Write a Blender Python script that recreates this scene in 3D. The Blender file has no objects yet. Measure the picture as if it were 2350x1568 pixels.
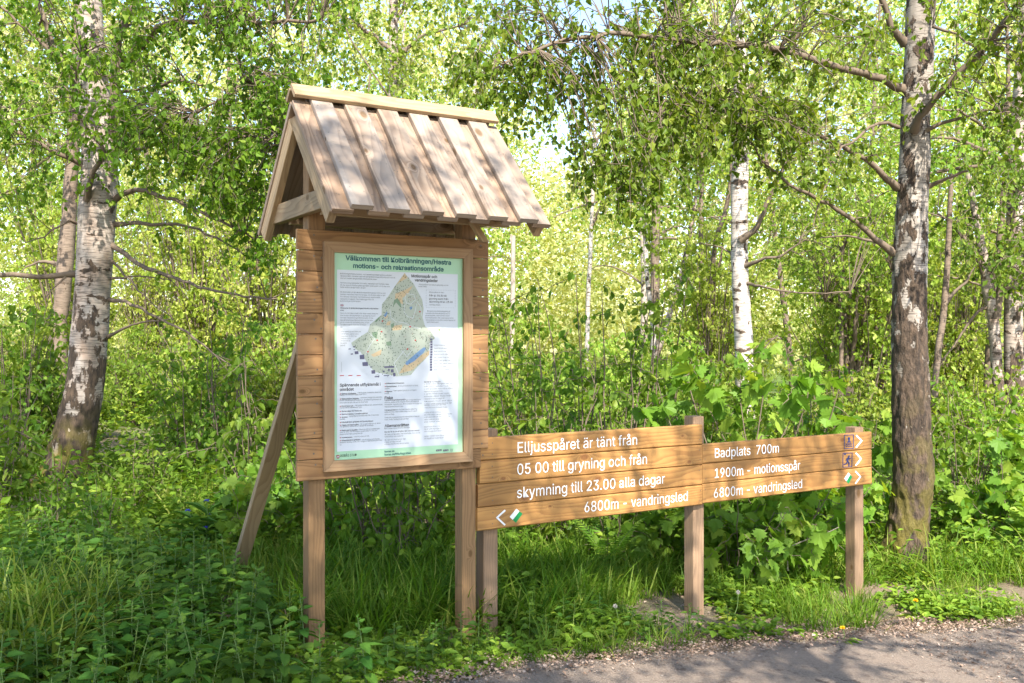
import bpy, math, random
import numpy as np
from mathutils import Vector

scene = bpy.context.scene
R = math.radians
# ------------------------------------------------------------------ camera, sky, sun, exposure
H0 = 1.85                       # eye height
FPX, CX, CY = 2230.0, 1175.0, 782.0   # calibration of the photograph (2350 px wide)
cam_d = bpy.data.cameras.new("camera")
cam_d.sensor_width = 36.0
cam_d.lens = 36.0 * FPX / 2350.0
cam_d.shift_y = -2.0 / 2350.0
cam_d.clip_start = 0.1
cam_d.clip_end = 2000.0
cam = bpy.data.objects.new("camera", cam_d)
scene.collection.objects.link(cam)
cam.location = (0, 0, H0)
cam.rotation_euler = (R(90), 0, 0)
scene.camera = cam

SUN_TO = Vector((0.12, -0.56, 0.575)).normalized()
world = bpy.data.worlds.new("World")
scene.world = world
world.use_nodes = True
wn = world.node_tree
for n in list(wn.nodes):
    wn.nodes.remove(n)
sky = wn.nodes.new("ShaderNodeTexSky")
sky.sky_type = 'NISHITA'
sky.sun_disc = False
sky.sun_elevation = math.asin(SUN_TO.z)
sky.sun_rotation = math.atan2(SUN_TO.x, SUN_TO.y)
bg = wn.nodes.new("ShaderNodeBackground")
bg.inputs['Strength'].default_value = 0.15
wo = wn.nodes.new("ShaderNodeOutputWorld")
wn.links.new(sky.outputs[0], bg.inputs[0])
wn.links.new(bg.outputs[0], wo.inputs[0])

sun_d = bpy.data.lights.new("sun", 'SUN')
sun_d.energy = 4.5
sun_d.angle = R(0.53)
sun_d.color = (1.0, 0.93, 0.82)
sun = bpy.data.objects.new("sun", sun_d)
scene.collection.objects.link(sun)
sun.rotation_euler = SUN_TO.to_track_quat('Z', 'Y').to_euler()

scene.view_settings.view_transform = 'Standard'
scene.view_settings.look = 'None'
scene.view_settings.exposure = 1.62
scene.view_settings.gamma = 1.0
scene.view_settings.use_curve_mapping = False
cy = scene.cycles
cy.use_denoising = True
cy.max_bounces = 7
cy.diffuse_bounces = 4
cy.glossy_bounces = 2
cy.transmission_bounces = 5
cy.sample_clamp_indirect = 6.0

# ------------------------------------------------------------------ helpers: calibration
def gz(x, y):
    x = np.asarray(x, float); y = np.asarray(y, float)
    z = -0.03 - 0.32*np.tanh(x/3.3)
    z = z + 0.03*np.sin(1.3*x+0.4*y) * np.sin(0.9*y-0.5*x) * np.clip((y-6)/4, 0, 1)
    z = z + 0.03*np.clip(y-30, 0, None)
    return z

def at(px, py, Y):
    """a pixel of the 2350 px wide photograph at depth Y metres"""
    return np.array([(px-CX)/FPX*Y, Y, H0-(py-CY)/FPX*Y])

def to_px(p):
    p = np.asarray(p, float)
    return CX + FPX*p[..., 0]/p[..., 1], CY + FPX*(H0-p[..., 2])/p[..., 1]

def on_ground(px, py):
    Y = 8.0
    for _ in range(60):
        z = float(gz((px-CX)/FPX*Y, Y))
        Y = 0.5*Y + 0.5*(H0-z)*FPX/(py-CY)
    x = (px-CX)/FPX*Y
    return np.array([x, Y, float(gz(x, Y))])

class Face:
    """a vertical face: origin (x, y), direction u along it, normal n towards the viewer"""
    def __init__(s, ox, oy, u):
        s.o = np.array([ox, oy, 0.0])
        l = math.hypot(*u)
        s.u = np.array([u[0]/l, u[1]/l, 0.0])
        s.n = np.array([s.u[1], -s.u[0], 0.0])
    def px(s, x, y, off=0.0):
        o = s.o + off*s.n
        k = (x-CX)/FPX
        t = (k*o[1]-o[0])/(s.u[0]-k*s.u[1])
        Y = o[1]+t*s.u[1]
        return t, H0-(y-CY)/FPX*Y
    def p(s, t, h, off=0.0):
        return s.o + t*s.u + off*s.n + np.array([0, 0, h])

# ------------------------------------------------------------------ helpers: geometry
Z3 = np.array([0, 0, 1.0])
def unit(v):
    v = np.asarray(v, float)
    return v/np.maximum(np.linalg.norm(v, axis=-1, keepdims=True), 1e-9)

class Geo:
    """collects pieces of geometry and links them as ONE mesh object"""
    def __init__(s):
        s.V = []; s.L = []; s.S = []; s.M = []; s.UV = []; s.T = []; s.SM = []; s.nv = 0
    def add(s, V, loops, sizes, mi=0, uv=None, tint=None, smooth=False):
        V = np.asarray(V, float).reshape(-1, 3)
        loops = np.asarray(loops, int).ravel(); sizes = np.asarray(sizes, int).ravel()
        s.V.append(V); s.L.append(loops+s.nv); s.S.append(sizes)
        s.M.append(np.full(len(sizes), mi)); s.SM.append(np.full(len(sizes), smooth))
        s.UV.append(np.zeros((len(loops), 2)) if uv is None else np.asarray(uv, float))
        s.T.append(np.full(len(V), 0.5) if tint is None else np.asarray(tint, float))
        s.nv += len(V)
    def poly(s, pts, mi=0):
        s.add(pts, range(len(pts)), [len(pts)], mi)
    def plank(s, p0, ax, L, wd, W, td, T, mi=0, c=0.003, rng=None, skew=(0, 0)):
        """board from p0 (centre of its start) along ax; skew shifts the two width-sides' ends along ax"""
        p0 = np.asarray(p0, float); ax = unit(ax); wd = unit(wd); td = unit(td)
        a, b = W/2, T/2
        prof = [(-a+c, -b), (a-c, -b), (a, -b+c), (a, b-c), (a-c, b), (-a+c, b), (-a, b-c), (-a, -b+c)]
        per = [0.0]
        for i in range(8):
            q, r = prof[i], prof[(i+1) % 8]
            per.append(per[-1]+math.hypot(q[0]-r[0], q[1]-r[1]))
        ou, ov = (random.uniform(0, 40), random.uniform(0, 40))
        V = []; loops = []; sizes = []; uv = []
        for e in (0, 1):
            for q in prof:
                sk = skew[e]*q[0]/a
                V.append(p0+ax*(L*e+sk)+wd*q[0]+td*q[1])
        flip = np.dot(np.cross(wd, td), ax) < 0
        for i in range(8):
            j = (i+1) % 8
            f = [i, j, 8+j, 8+i]; w = [(0, per[i]), (0, per[i+1]), (L, per[i+1]), (L, per[i])]
            if flip: f = f[::-1]; w = w[::-1]
            loops += f; sizes.append(4); uv += [(ou+x, ov+y) for x, y in w]
        for e, f in ((0, list(range(7, -1, -1))), (1, list(range(8, 16)))):
            if flip: f = f[::-1]
            loops += f; sizes.append(8)
            uv += [(ou+20+0.15*prof[k % 8][0], ov+3+prof[k % 8][1]) for k in f]
        s.add(V, loops, sizes, mi, uv)
    def tube(s, pts, rad, n=6, mi=0, wob=0.0, rng=None, cap=True):
        pts = np.asarray(pts, float); m = len(pts)
        rad = np.broadcast_to(np.asarray(rad, float), (m,))
        tg = unit(np.gradient(pts, axis=0))
        ref = np.array([1.0, 0.0, 0.0]) if abs(tg[0][0]) < 0.8 else np.array([0, 1.0, 0])
        A = unit(np.cross(tg, ref)); B = np.cross(tg, A)
        th = np.arange(n)*2*math.pi/n
        rr = rad[:, None]*np.ones(n)
        if wob and rng is not None:
            k = np.arange(m)[:, None]
            rr = rr*(1+wob*(np.sin(2*th+rng.uniform(0, 6)+0.25*k)+0.6*np.sin(3*th+rng.uniform(0, 6)-0.4*k)
                     + 0.5*np.sin(5*th+0.9*k+rng.uniform(0, 6)))+wob*0.5*rng.normal(size=(m, n)))
        V = pts[:, None]+rr[..., None]*(np.cos(th)[None, :, None]*A[:, None]+np.sin(th)[None, :, None]*B[:, None])
        V = V.reshape(-1, 3)
        i = np.arange(m-1)[:, None]*n; j = np.arange(n)[None]; j2 = (j+1) % n
        F = np.stack([i+j, i+j2, i+n+j2, i+n+j], -1).reshape(-1, 4)
        s.add(V, F, np.full(len(F), 4), mi, smooth=True)
        if cap:
            s.add(V[-n:], range(n), [n], mi)
    def leaves(s, P, D, N, S, tpl, mi=0, tint=None, rng=None):
        P = np.asarray(P, float)
        if not len(P): return
        D = unit(D); side = unit(np.cross(N, D)); N = np.cross(D, side)
        tv, faces = tpl
        V = P[:, None]+np.asarray(S, float)[:, None, None]*(tv[None, :, 0:1]*D[:, None]+tv[None, :, 1:2]*side[:, None]+tv[None, :, 2:3]*N[:, None])
        k = len(tv); n = len(P)
        fl = np.concatenate([np.array(f) for f in faces]); fs = np.array([len(f) for f in faces])
        loops = (np.arange(n)[:, None]*k+fl[None]).ravel()
        if tint is None: tint = np.random.default_rng(n).uniform(0, 1, n)
        s.add(V.reshape(-1, 3), loops, np.tile(fs, n), mi, tint=np.repeat(tint, k))
    def build(s, name, mats, parent=None, org=(0, 0, 0), local=False):
        me = bpy.data.meshes.new(name)
        V = np.concatenate(s.V); L = np.concatenate(s.L); S = np.concatenate(s.S)
        if not local: V = V-np.asarray(org, float)
        me.vertices.add(len(V)); me.vertices.foreach_set('co', V.astype(np.float32).ravel())
        me.loops.add(len(L)); me.loops.foreach_set('vertex_index', L.astype(np.int32))
        me.polygons.add(len(S))
        st = np.concatenate([[0], np.cumsum(S)[:-1]])
        me.polygons.foreach_set('loop_start', st.astype(np.int32))
        me.polygons.foreach_set('material_index', np.concatenate(s.M).astype(np.int32))
        me.polygons.foreach_set('use_smooth', np.concatenate(s.SM).astype(bool))
        uvl = me.uv_layers.new(name='UVMap')
        uvl.data.foreach_set('uv', np.concatenate(s.UV).astype(np.float32).ravel())
        at_ = me.attributes.new('tint', 'FLOAT', 'POINT')
        at_.data.foreach_set('value', np.concatenate(s.T).astype(np.float32))
        if not isinstance(mats, (list, tuple)): mats = [mats]
        for m in mats: me.materials.append(m)
        me.update(calc_edges=True)
        o = bpy.data.objects.new(name, me)
        scene.collection.objects.link(o)
        if parent is not None: o.parent = parent
        else: o.location = tuple(org) if not local else (0, 0, 0)
        return o

def thing(name, label, cat, loc=(0, 0, 0), group=None, rotz=0.0):
    o = bpy.data.objects.new(name, None)
    o.empty_display_size = 0.2
    scene.collection.objects.link(o)
    o.location = tuple(loc); o.rotation_euler = (0, 0, rotz)
    o['label'] = label; o['category'] = cat
    if group: o['group'] = group
    return o
def tag(o, label, cat, group=None, kind=None):
    o['label'] = label; o['category'] = cat
    if group: o['group'] = group
    if kind: o['kind'] = kind
    return o
def dup(root, loc, rotz, scale, label, group=None):
    r = root.copy(); scene.collection.objects.link(r)
    r.location = tuple(loc); r.rotation_euler = (0, 0, rotz)
    r.scale = (scale, scale, scale) if np.isscalar(scale) else scale
    r['label'] = label
    if group: r['group'] = group
    for ch in list(root.children):
        c = ch.copy(); scene.collection.objects.link(c); c.parent = r
    return r

def smooth_path(pts, n):
    """Catmull-Rom through pts, n samples"""
    pts = np.asarray(pts, float); m = len(pts)
    if m == 2:
        t = np.linspace(0, 1, n)[:, None]
        return pts[0]*(1-t)+pts[1]*t
    q = np.vstack([2*pts[0]-pts[1], pts, 2*pts[-1]-pts[-2]])
    out = []
    for t in np.linspace(0, m-1-1e-6, n):
        i = int(t); f = t-i
        a, b, c, d = q[i], q[i+1], q[i+2], q[i+3]
        out.append(0.5*((2*b)+(-a+c)*f+(2*a-5*b+4*c-d)*f*f+(-a+3*b-3*c+d)*f**3))
    return np.array(out)

# ------------------------------------------------------------------ leaf shapes (along, across, up)
def T(v, f): return (np.array(v, float), f)
TPL_BIRCH = T([(0, 0, 0), (.30, .36, .08), (.66, .20, .05), (1, 0, -.08), (.66, -.20, .05), (.30, -.36, .08)], [[0, 3, 2, 1], [0, 5, 4, 3]])
TPL_QUAD = T([(0, 0, 0), (.45, .36, .10), (1, 0, -.06), (.45, -.36, .10)], [[0, 1, 2, 3]])
TPL_OVATE = T([(0, 0, 0), (.2, .24, .06), (.5, .34, .09), (.8, .2, .04), (1.03, 0, -.10), (.8, -.2, .04), (.5, -.34, .09), (.2, -.24, .06)],
              [[0, 4, 3, 2, 1], [0, 7, 6, 5, 4]])
def serrated(n=7, w=0.29, depth=0.065):
    r = []
    for i in range(n*2+1):
        t = i/(n*2.0)
        a = w*math.sin(math.pi*min(1, t**0.72))**0.85*(1-0.25*t) + (depth if i % 2 == 0 and 0 < i < n*2 else 0)
        r.append((t-(0.03 if i % 2 == 0 and 0 < i < n*2 else 0), a, 0.22*a - 0.16*t*t))
    v = [(0, 0, 0), (.35, 0, -.05), (.7, 0, -.10), (1.02, 0, -.2)]
    L = [len(v)+i for i in range(len(r)-2)]; v += [x for x in r[1:-1]]
    Rr = [len(v)+i for i in range(len(r)-2)]; v += [(x[0], -x[1], x[2]) for x in r[1:-1]]
    return T(v, [[0, 1, 2, 3]+L[::-1], [3, 2, 1, 0]+Rr])
TPL_NETTLE = serrated()
def maple():
    tips = [(0.02, -.42), (.20, -.30), (.16, -.62), (.36, -.46), (.46, -.72), (.54, -.42), (.66, -.40), (.62, -.22), (.80, -.20), (1.0, 0.0)]
    right = tips
    left = [(x, -y) for x, y in reversed(tips[:-1])]
    pts = right+left
    v = [(0.12, 0, 0)]+[(x, y, -0.18*(x*x)+0.10*abs(y)-0.05*y*y) for x, y in pts]+[(-0.02, 0, 0)]
    n = len(pts)
    f = [[0, n+1, 1]]+[[0, i, i+1] for i in range(1, n)]+[[0, n, n+1]]
    return T(v, f)
TPL_MAPLE = maple()
def blade(seg=4, w=0.020, bend=0.45):
    v = []; f = []
    for i in range(seg+1):
        t = i/seg
        x = t*(1-0.25*bend*t*t); z = -bend*t*t*0.75
        ww = w*(1-t**1.6)
        if i < seg: v += [(x, ww, z), (x, -ww, z)]
        else: v += [(x, 0, z)]
    for i in range(seg-1): f.append([2*i, 2*i+1, 2*i+3, 2*i+2])
    f.append([2*seg-2, 2*seg-1, 2*seg])
    return T(v, f)
TPL_BLADES = [blade(4, .016, .25), blade(4, .014, .6), blade(5, .018, 1.0)]
TPL_LANCE = T([(0, 0, 0), (.25, .09, .03), (.55, .11, .0), (1, 0, -.25), (.55, -.11, .0), (.25, -.09, .03)], [[0, 3, 2, 1], [0, 5, 4, 3]])

# ------------------------------------------------------------------ materials
def mat(name):
    m = bpy.data.materials.new(name); m.use_nodes = True
    nt = m.node_tree
    for n in list(nt.nodes): nt.nodes.remove(n)
    out = nt.nodes.new('ShaderNodeOutputMaterial')
    return m, nt, out
def N(nt, t, **kw):
    n = nt.nodes.new(t)
    for k, v in kw.items():
        if k in n.inputs.keys(): n.inputs[k].default_value = v
        else: setattr(n, k, v)
    return n
def ramp(nt, fac, stops, interp='LINEAR'):
    r = nt.nodes.new('ShaderNodeValToRGB'); r.color_ramp.interpolation = interp
    e = r.color_ramp.elements
    while len(e) > 1: e.remove(e[-1])
    e[0].position = stops[0][0]; e[0].color = (*stops[0][1], 1)
    for p, c in stops[1:]:
        k = e.new(p); k.color = (*c, 1)
    nt.links.new(fac, r.inputs[0]); return r.outputs[0]
def math_(nt, op, a, b=None, c=None, clamp=False):
    n = nt.nodes.new('ShaderNodeMath'); n.operation = op; n.use_clamp = clamp
    for i, x in enumerate((a, b, c)):
        if x is None: continue
        if isinstance(x, (int, float)): n.inputs[i].default_value = x
        else: nt.links.new(x, n.inputs[i])
    return n.outputs[0]
def mixc(nt, fac, a, b, mode='MIX'):
    n = nt.nodes.new('ShaderNodeMix'); n.data_type = 'RGBA'; n.blend_type = mode
    for sock, x in ((n.inputs[0], fac), (n.inputs[6], a), (n.inputs[7], b)):
        if isinstance(x, (int, float)): sock.default_value = x
        elif isinstance(x, tuple): sock.default_value = (*x, 1)
        else: nt.links.new(x, sock)
    return n.outputs[2]
def noise(nt, vec, scale, detail=3.0, rough=0.55, dim='3D'):
    n = nt.nodes.new('ShaderNodeTexNoise'); n.noise_dimensions = dim
    n.inputs['Scale'].default_value = scale; n.inputs['Detail'].default_value = detail; n.inputs['Roughness'].default_value = rough
    if vec is not None: nt.links.new(vec, n.inputs['Vector'])
    return n.outputs['Fac']
def mapping(nt, vec, sc, loc=(0, 0, 0)):
    n = nt.nodes.new('ShaderNodeMapping'); n.inputs['Scale'].default_value = sc; n.inputs['Location'].default_value = loc
    nt.links.new(vec, n.inputs['Vector']); return n.outputs[0]
def smoothstep(nt, x, a, b):
    n = nt.nodes.new('ShaderNodeMapRange'); n.interpolation_type = 'SMOOTHSTEP'
    n.inputs['From Min'].default_value = a; n.inputs['From Max'].default_value = b
    nt.links.new(x, n.inputs['Value']); return n.outputs[0]

def leaf_mat(name, c1, c2, c3, trans=0.45, gloss=0.03, tr_col=None, rough=0.5):
    m, nt, out = mat(name)
    a = N(nt, 'ShaderNodeAttribute', attribute_name='tint')
    col = ramp(nt, a.outputs['Fac'], [(0.0, c1), (0.55, c2), (1.0, c3)])
    oi = N(nt, 'ShaderNodeObjectInfo')
    hs = N(nt, 'ShaderNodeHueSaturation')
    nt.links.new(col, hs.inputs['Color'])
    nt.links.new(math_(nt, 'MULTIPLY_ADD', oi.outputs['Random'], 0.024, 0.488), hs.inputs['Hue'])
    nt.links.new(math_(nt, 'MULTIPLY_ADD', oi.outputs['Random'], 0.3, 0.85), hs.inputs['Value'])
    col = hs.outputs[0]
    d = N(nt, 'ShaderNodeBsdfDiffuse'); nt.links.new(col, d.inputs['Color'])
    t = N(nt, 'ShaderNodeBsdfTranslucent')
    tc = mixc(nt, 1.0, col, tr_col or (1.7, 1.5, 0.5), 'MULTIPLY')
    nt.links.new(tc, t.inputs['Color'])
    mx = N(nt, 'ShaderNodeMixShader'); mx.inputs[0].default_value = trans
    nt.links.new(d.outputs[0], mx.inputs[1]); nt.links.new(t.outputs[0], mx.inputs[2])
    g = N(nt, 'ShaderNodeBsdfGlossy'); g.inputs['Roughness'].default_value = rough
    mg = N(nt, 'ShaderNodeMixShader'); mg.inputs[0].default_value = gloss
    nt.links.new(mx.outputs[0], mg.inputs[1]); nt.links.new(g.outputs[0], mg.inputs[2])
    nt.links.new(mg.outputs[0], out.inputs[0])
    return m

def wood_mat(name, light, mid, dark, knot=(0.10, 0.05, 0.012), rough=0.75, weather=None, ring=26.0, knots=0.5, contrast=0.7):
    """sawn softwood: growth-ring lines along u that flow round knots, per-board tone"""
    m, nt, out = mat(name)
    uv = N(nt, 'ShaderNodeUVMap', uv_map='UVMap').outputs[0]
    # knots: sparse cells, roughly round in metres
    vo = N(nt, 'ShaderNodeTexVoronoi', voronoi_dimensions='2D'); vo.inputs['Scale'].default_value = 1.0
    vo.inputs['Randomness'].default_value = 1.0
    nt.links.new(mapping(nt, uv, (3.2, 5.5, 1)), vo.inputs['Vector'])
    dist = vo.outputs['Distance']
    sc = N(nt, 'ShaderNodeSeparateColor')
    nt.links.new(vo.outputs['Color'], sc.inputs[0])
    pick = math_(nt, 'LESS_THAN', sc.outputs[0], knots)
    dist = math_(nt, 'DIVIDE', dist, math_(nt, 'MULTIPLY_ADD', sc.outputs[1], 1.1, 0.4))
    bump_k = math_(nt, 'MULTIPLY', math_(nt, 'POWER', 2.718, math_(nt, 'MULTIPLY', math_(nt, 'MULTIPLY', dist, dist), -55.0)), pick)
    # ring phase
    sep = N(nt, 'ShaderNodeSeparateXYZ'); nt.links.new(uv, sep.inputs[0])
    n1 = noise(nt, mapping(nt, uv, (0.9, 5.0, 1)), 1.0, 2.0)
    n2 = noise(nt, mapping(nt, uv, (3.0, 40.0, 1)), 1.0, 3.0)
    ph = math_(nt, 'MULTIPLY_ADD', sep.outputs[1], ring, math_(nt, 'MULTIPLY', n1, 10.0))
    ph = math_(nt, 'ADD', ph, math_(nt, 'MULTIPLY', bump_k, 3.4))
    ph = math_(nt, 'ADD', ph, math_(nt, 'MULTIPLY', n2, 0.5))
    w = math_(nt, 'FRACT', ph)
    line = smoothstep(nt, w, 0.25, 0.92)
    edge = smoothstep(nt, w, 1.0, 0.92)
    line = math_(nt, 'MULTIPLY', line, edge)
    fine = noise(nt, mapping(nt, uv, (7.0, 320.0, 1)), 1.0, 2.0)
    big = noise(nt, mapping(nt, uv, (1.6, 2.2, 1)), 1.0, 3.0)
    base = mixc(nt, math_(nt, 'MULTIPLY_ADD', big, 1.6, -0.3, clamp=True), light, mid)
    col = mixc(nt, math_(nt, 'MULTIPLY', line, contrast), base, dark)
    col = mixc(nt, math_(nt, 'MULTIPLY', fine, 0.35), col, mid)
    if weather:
        wv = noise(nt, mapping(nt, uv, (0.7, 3.0, 1)), 1.3, 4.0)
        col = mixc(nt, math_(nt, 'MULTIPLY_ADD', wv, 2.4, -0.75, clamp=True), col, weather)
    tone = noise(nt, mapping(nt, uv, (0.12, 0.35, 1)), 1.0, 1.0)
    hv = N(nt, 'ShaderNodeHueSaturation'); nt.links.new(col, hv.inputs['Color'])
    nt.links.new(math_(nt, 'MULTIPLY_ADD', tone, 1.3, 0.35), hv.inputs['Value']); col = hv.outputs[0]
    km = math_(nt, 'MULTIPLY', smoothstep(nt, dist, 0.13, 0.05), pick)
    col = mixc(nt, math_(nt, 'MULTIPLY', km, 0.75), col, knot)
    b = N(nt, 'ShaderNodeBsdfPrincipled'); b.inputs['Roughness'].default_value = rough
    b.inputs['Specular IOR Level'].default_value = 0.3
    nt.links.new(col, b.inputs['Base Color'])
    bp = N(nt, 'ShaderNodeBump'); bp.inputs['Strength'].default_value = 0.35; bp.inputs['Distance'].default_value = 0.002
    nt.links.new(math_(nt, 'ADD', math_(nt, 'MULTIPLY', line, -0.6), math_(nt, 'MULTIPLY', fine, 0.5)), bp.inputs['Height'])
    nt.links.new(bp.outputs[0], b.inputs['Normal'])
    nt.links.new(b.outputs[0], out.inputs[0])
    return m

def plain(name, col, rough=0.6, spec=0.3, var=0.0):
    m, nt, out = mat(name)
    b = N(nt, 'ShaderNodeBsdfPrincipled'); b.inputs['Roughness'].default_value = rough
    b.inputs['Specular IOR Level'].default_value = spec
    tc = N(nt, 'ShaderNodeTexCoord')
    if var:
        f = noise(nt, tc.outputs['Object'], 12.0, 3.0)
        c = mixc(nt, f, tuple(x*(1-var) for x in col), tuple(min(1, x*(1+var)) for x in col))
        nt.links.new(c, b.inputs['Base Color'])
    else:
        b.inputs['Base Color'].default_value = (*col, 1)
    nt.links.new(b.outputs[0], out.inputs[0])
    return m

def bark_mat(name, moss_h=1.0, bands=0.0, white=(0.62, 0.56, 0.50), dark=(0.045, 0.035, 0.028), base_dark=2.0, patch=0.5, moss=0.5, warm=(0.36, 0.24, 0.17), fiss=1.0):
    """birch bark: pale skin with thin cross lines, black broken patches growing towards the foot, moss low down"""
    m, nt, out = mat(name)
    tc = N(nt, 'ShaderNodeTexCoord').outputs['Object']
    sep = N(nt, 'ShaderNodeSeparateXYZ'); nt.links.new(tc, sep.inputs[0]); z = sep.outputs[2]
    lent = noise(nt, mapping(nt, tc, (7, 7, 95)), 1.0, 3.0, 0.6)
    lent = smoothstep(nt, lent, 0.50, 0.60)
    tone = noise(nt, mapping(nt, tc, (5, 5, 3)), 1.0, 4.0)
    skin = mixc(nt, math_(nt, 'MULTIPLY_ADD', tone, 2.2, -0.6, clamp=True), white, warm)
    col = mixc(nt, math_(nt, 'MULTIPLY', lent, 0.62), skin, dark)
    p1 = noise(nt, mapping(nt, tc, (8, 8, 4.5)), 1.0, 5.0, 0.62)
    hgt = smoothstep(nt, z, base_dark, 0.0)
    th = math_(nt, 'ADD', p1, math_(nt, 'MULTIPLY', hgt, 0.22))
    pm = smoothstep(nt, th, 0.72-0.22*patch, 0.76-0.22*patch)
    if bands:
        bn = noise(nt, mapping(nt, tc, (3.0, 3.0, 8.0)), 1.0, 4.0, .6)
        pm = math_(nt, 'MAXIMUM', pm, smoothstep(nt, bn, .70-.10*bands, .73-.10*bands))
    fis = noise(nt, mapping(nt, tc, (26, 26, 8)), 1.0, 5.0, 0.7)
    darkc = mixc(nt, math_(nt, 'MULTIPLY_ADD', fis, 4.5, -1.75, clamp=True), dark, (0.125, 0.088, 0.062))
    col = mixc(nt, pm, col, darkc)
    mo = noise(nt, mapping(nt, tc, (6, 6, 4)), 1.0, 4.0)
    mm = math_(nt, 'MULTIPLY', smoothstep(nt, z, moss_h, 0.05), smoothstep(nt, mo, 0.56, 0.44))
    mossc = mixc(nt, fis, (0.20, 0.15, 0.02), (0.10, 0.11, 0.02))
    col = mixc(nt, math_(nt, 'MULTIPLY', mm, moss), col, mossc)
    b = N(nt, 'ShaderNodeBsdfPrincipled'); b.inputs['Roughness'].default_value = 0.85; b.inputs['Specular IOR Level'].default_value = 0.2
    nt.links.new(col, b.inputs['Base Color'])
    bp = N(nt, 'ShaderNodeBump'); bp.inputs['Strength'].default_value = 0.9; bp.inputs['Distance'].default_value = 0.02*fiss
    nt.links.new(math_(nt, 'ADD', math_(nt, 'MULTIPLY', fis, pm), math_(nt, 'MULTIPLY', pm, -0.25)), bp.inputs['Height'])
    nt.links.new(bp.outputs[0], b.inputs['Normal'])
    nt.links.new(b.outputs[0], out.inputs[0])
    return m

MT = {}
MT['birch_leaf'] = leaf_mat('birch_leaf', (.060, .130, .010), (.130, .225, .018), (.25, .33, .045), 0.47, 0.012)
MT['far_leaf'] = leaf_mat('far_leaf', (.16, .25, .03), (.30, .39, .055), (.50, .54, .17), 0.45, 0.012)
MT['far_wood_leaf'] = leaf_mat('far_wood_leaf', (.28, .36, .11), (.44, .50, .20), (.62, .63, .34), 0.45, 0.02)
MT['bush_leaf'] = leaf_mat('bush_leaf', (.095, .18, .02), (.20, .30, .035), (.36, .42, .09), 0.45, 0.012)
MT['shrub_leaf'] = leaf_mat('shrub_leaf', (.065, .145, .016), (.13, .23, .025), (.24, .33, .05), 0.40, 0.012)
MT['maple_leaf'] = leaf_mat('maple_leaf', (.09, .19, .025), (.15, .27, .03), (.25, .34, .05), 0.45, 0.012)
MT['nettle_leaf'] = leaf_mat('nettle_leaf', (.045, .115, .017), (.075, .16, .022), (.13, .23, .03), 0.30, 0.012)
MT['herb_leaf'] = leaf_mat('herb_leaf', (.07, .14, .014), (.15, .25, .025), (.30, .38, .05), 0.38, 0.012)
MT['grass'] = leaf_mat('grass', (.045, .11, .008), (.10, .19, .013), (.26, .30, .06), 0.40, 0.012)
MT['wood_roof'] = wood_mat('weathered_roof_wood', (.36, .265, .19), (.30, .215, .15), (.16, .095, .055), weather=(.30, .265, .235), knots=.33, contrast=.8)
MT['wood_roof_under'] = wood_mat('gap_shaded_roof_wood', (.30, .205, .135), (.25, .165, .105), (.13, .075, .042), weather=(.24, .20, .17), knots=.33, contrast=.8)  # lower boards: less weathered, and darkened so the gaps' shading is in the colour
MT['wood_cap'] = wood_mat('pale_sawn_wood', (.38, .275, .165), (.32, .225, .13), (.19, .115, .06), knots=.28, contrast=.5)
MT['wood_board'] = wood_mat('brown_oiled_wood', (.34, .195, .085), (.28, .15, .064), (.14, .065, .028), knots=.35, contrast=.6)
MT['wood_frame'] = wood_mat('frame_wood', (.36, .235, .13), (.31, .19, .10), (.21, .115, .06), knots=.15, contrast=.45, ring=40)
MT['wood_sign'] = wood_mat('amber_oiled_wood', (.40, .215, .070), (.34, .17, .052), (.20, .09, .028), knot=(.16, .06, .02), knots=.36, contrast=.65, rough=.55)
MT['wood_post'] = wood_mat('pale_brown_post_wood', (.33, .195, .09), (.27, .155, .072), (.15, .082, .038), knots=.20, contrast=.55, ring=38)
MT['wood_grey'] = wood_mat('greying_post_wood', (.29, .19, .115), (.24, .155, .095), (.14, .088, .055), knots=.15, contrast=.45, ring=38)
MT['bark_pale'] = bark_mat('birch_bark_pale', white=(.44, .40, .36), warm=(.27, .19, .14), base_dark=2.8, bands=.8, patch=.58, moss=.95)
MT['bark_rough'] = bark_mat('birch_bark_furrowed', white=(.40, .36, .32), warm=(.16, .13, .10), base_dark=4.2, patch=.92, moss=.7, fiss=3.0, moss_h=2.0, bands=.6)
MT['bark_white'] = bark_mat('birch_bark_white', white=(.47, .44, .41), base_dark=1.6, bands=1.0, patch=.5, moss=.1, warm=(.5, .42, .36))
MT['bark_grey'] = bark_mat('grey_brown_bark', white=(.22, .17, .13), warm=(.15, .11, .08), base_dark=.5, patch=.6, moss=.1)
MT['twig'] = plain('twig_bark', (.15, .115, .085), .85, .2, .3)
MT['stem'] = plain('green_stem', (.12, .19, .05), .7, .3, .2)
MT['deadwood'] = plain('grey_deadwood', (.36, .30, .25), .85, .2, .25)
MT['white_paint'] = plain('white_paint', (.80, .80, .80), .5)
MT['green_paint'] = plain('green_paint', (.01, .25, .07), .5)
MT['blue_paint'] = plain('dark_blue_paint', (.015, .03, .12), .5)
MT['paper_green'] = plain('pale_green_print', (.37, .60, .40), .35, .4)
MT['paper_white'] = plain('white_print', (.62, .65, .70), .35, .4)
MT['ink_teal'] = plain('teal_ink', (.01, .09, .12), .4)
MT['ink_dark'] = plain('dark_ink', (.025, .025, .03), .4)
MT['ink_grey'] = plain('grey_ink', (.13, .14, .16), .4)
MT['ink_red'] = plain('red_ink', (.45, .03, .03), .4)
MT['map_land'] = plain('map_land', (.43, .47, .39), .4)
MT['map_tan'] = plain('map_tan', (.57, .44, .27), .4)
MT['map_lake'] = plain('map_lake', (.17, .29, .48), .4)
MT['map_wood'] = plain('map_wood_green', (.035, .085, .05), .4)
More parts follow.
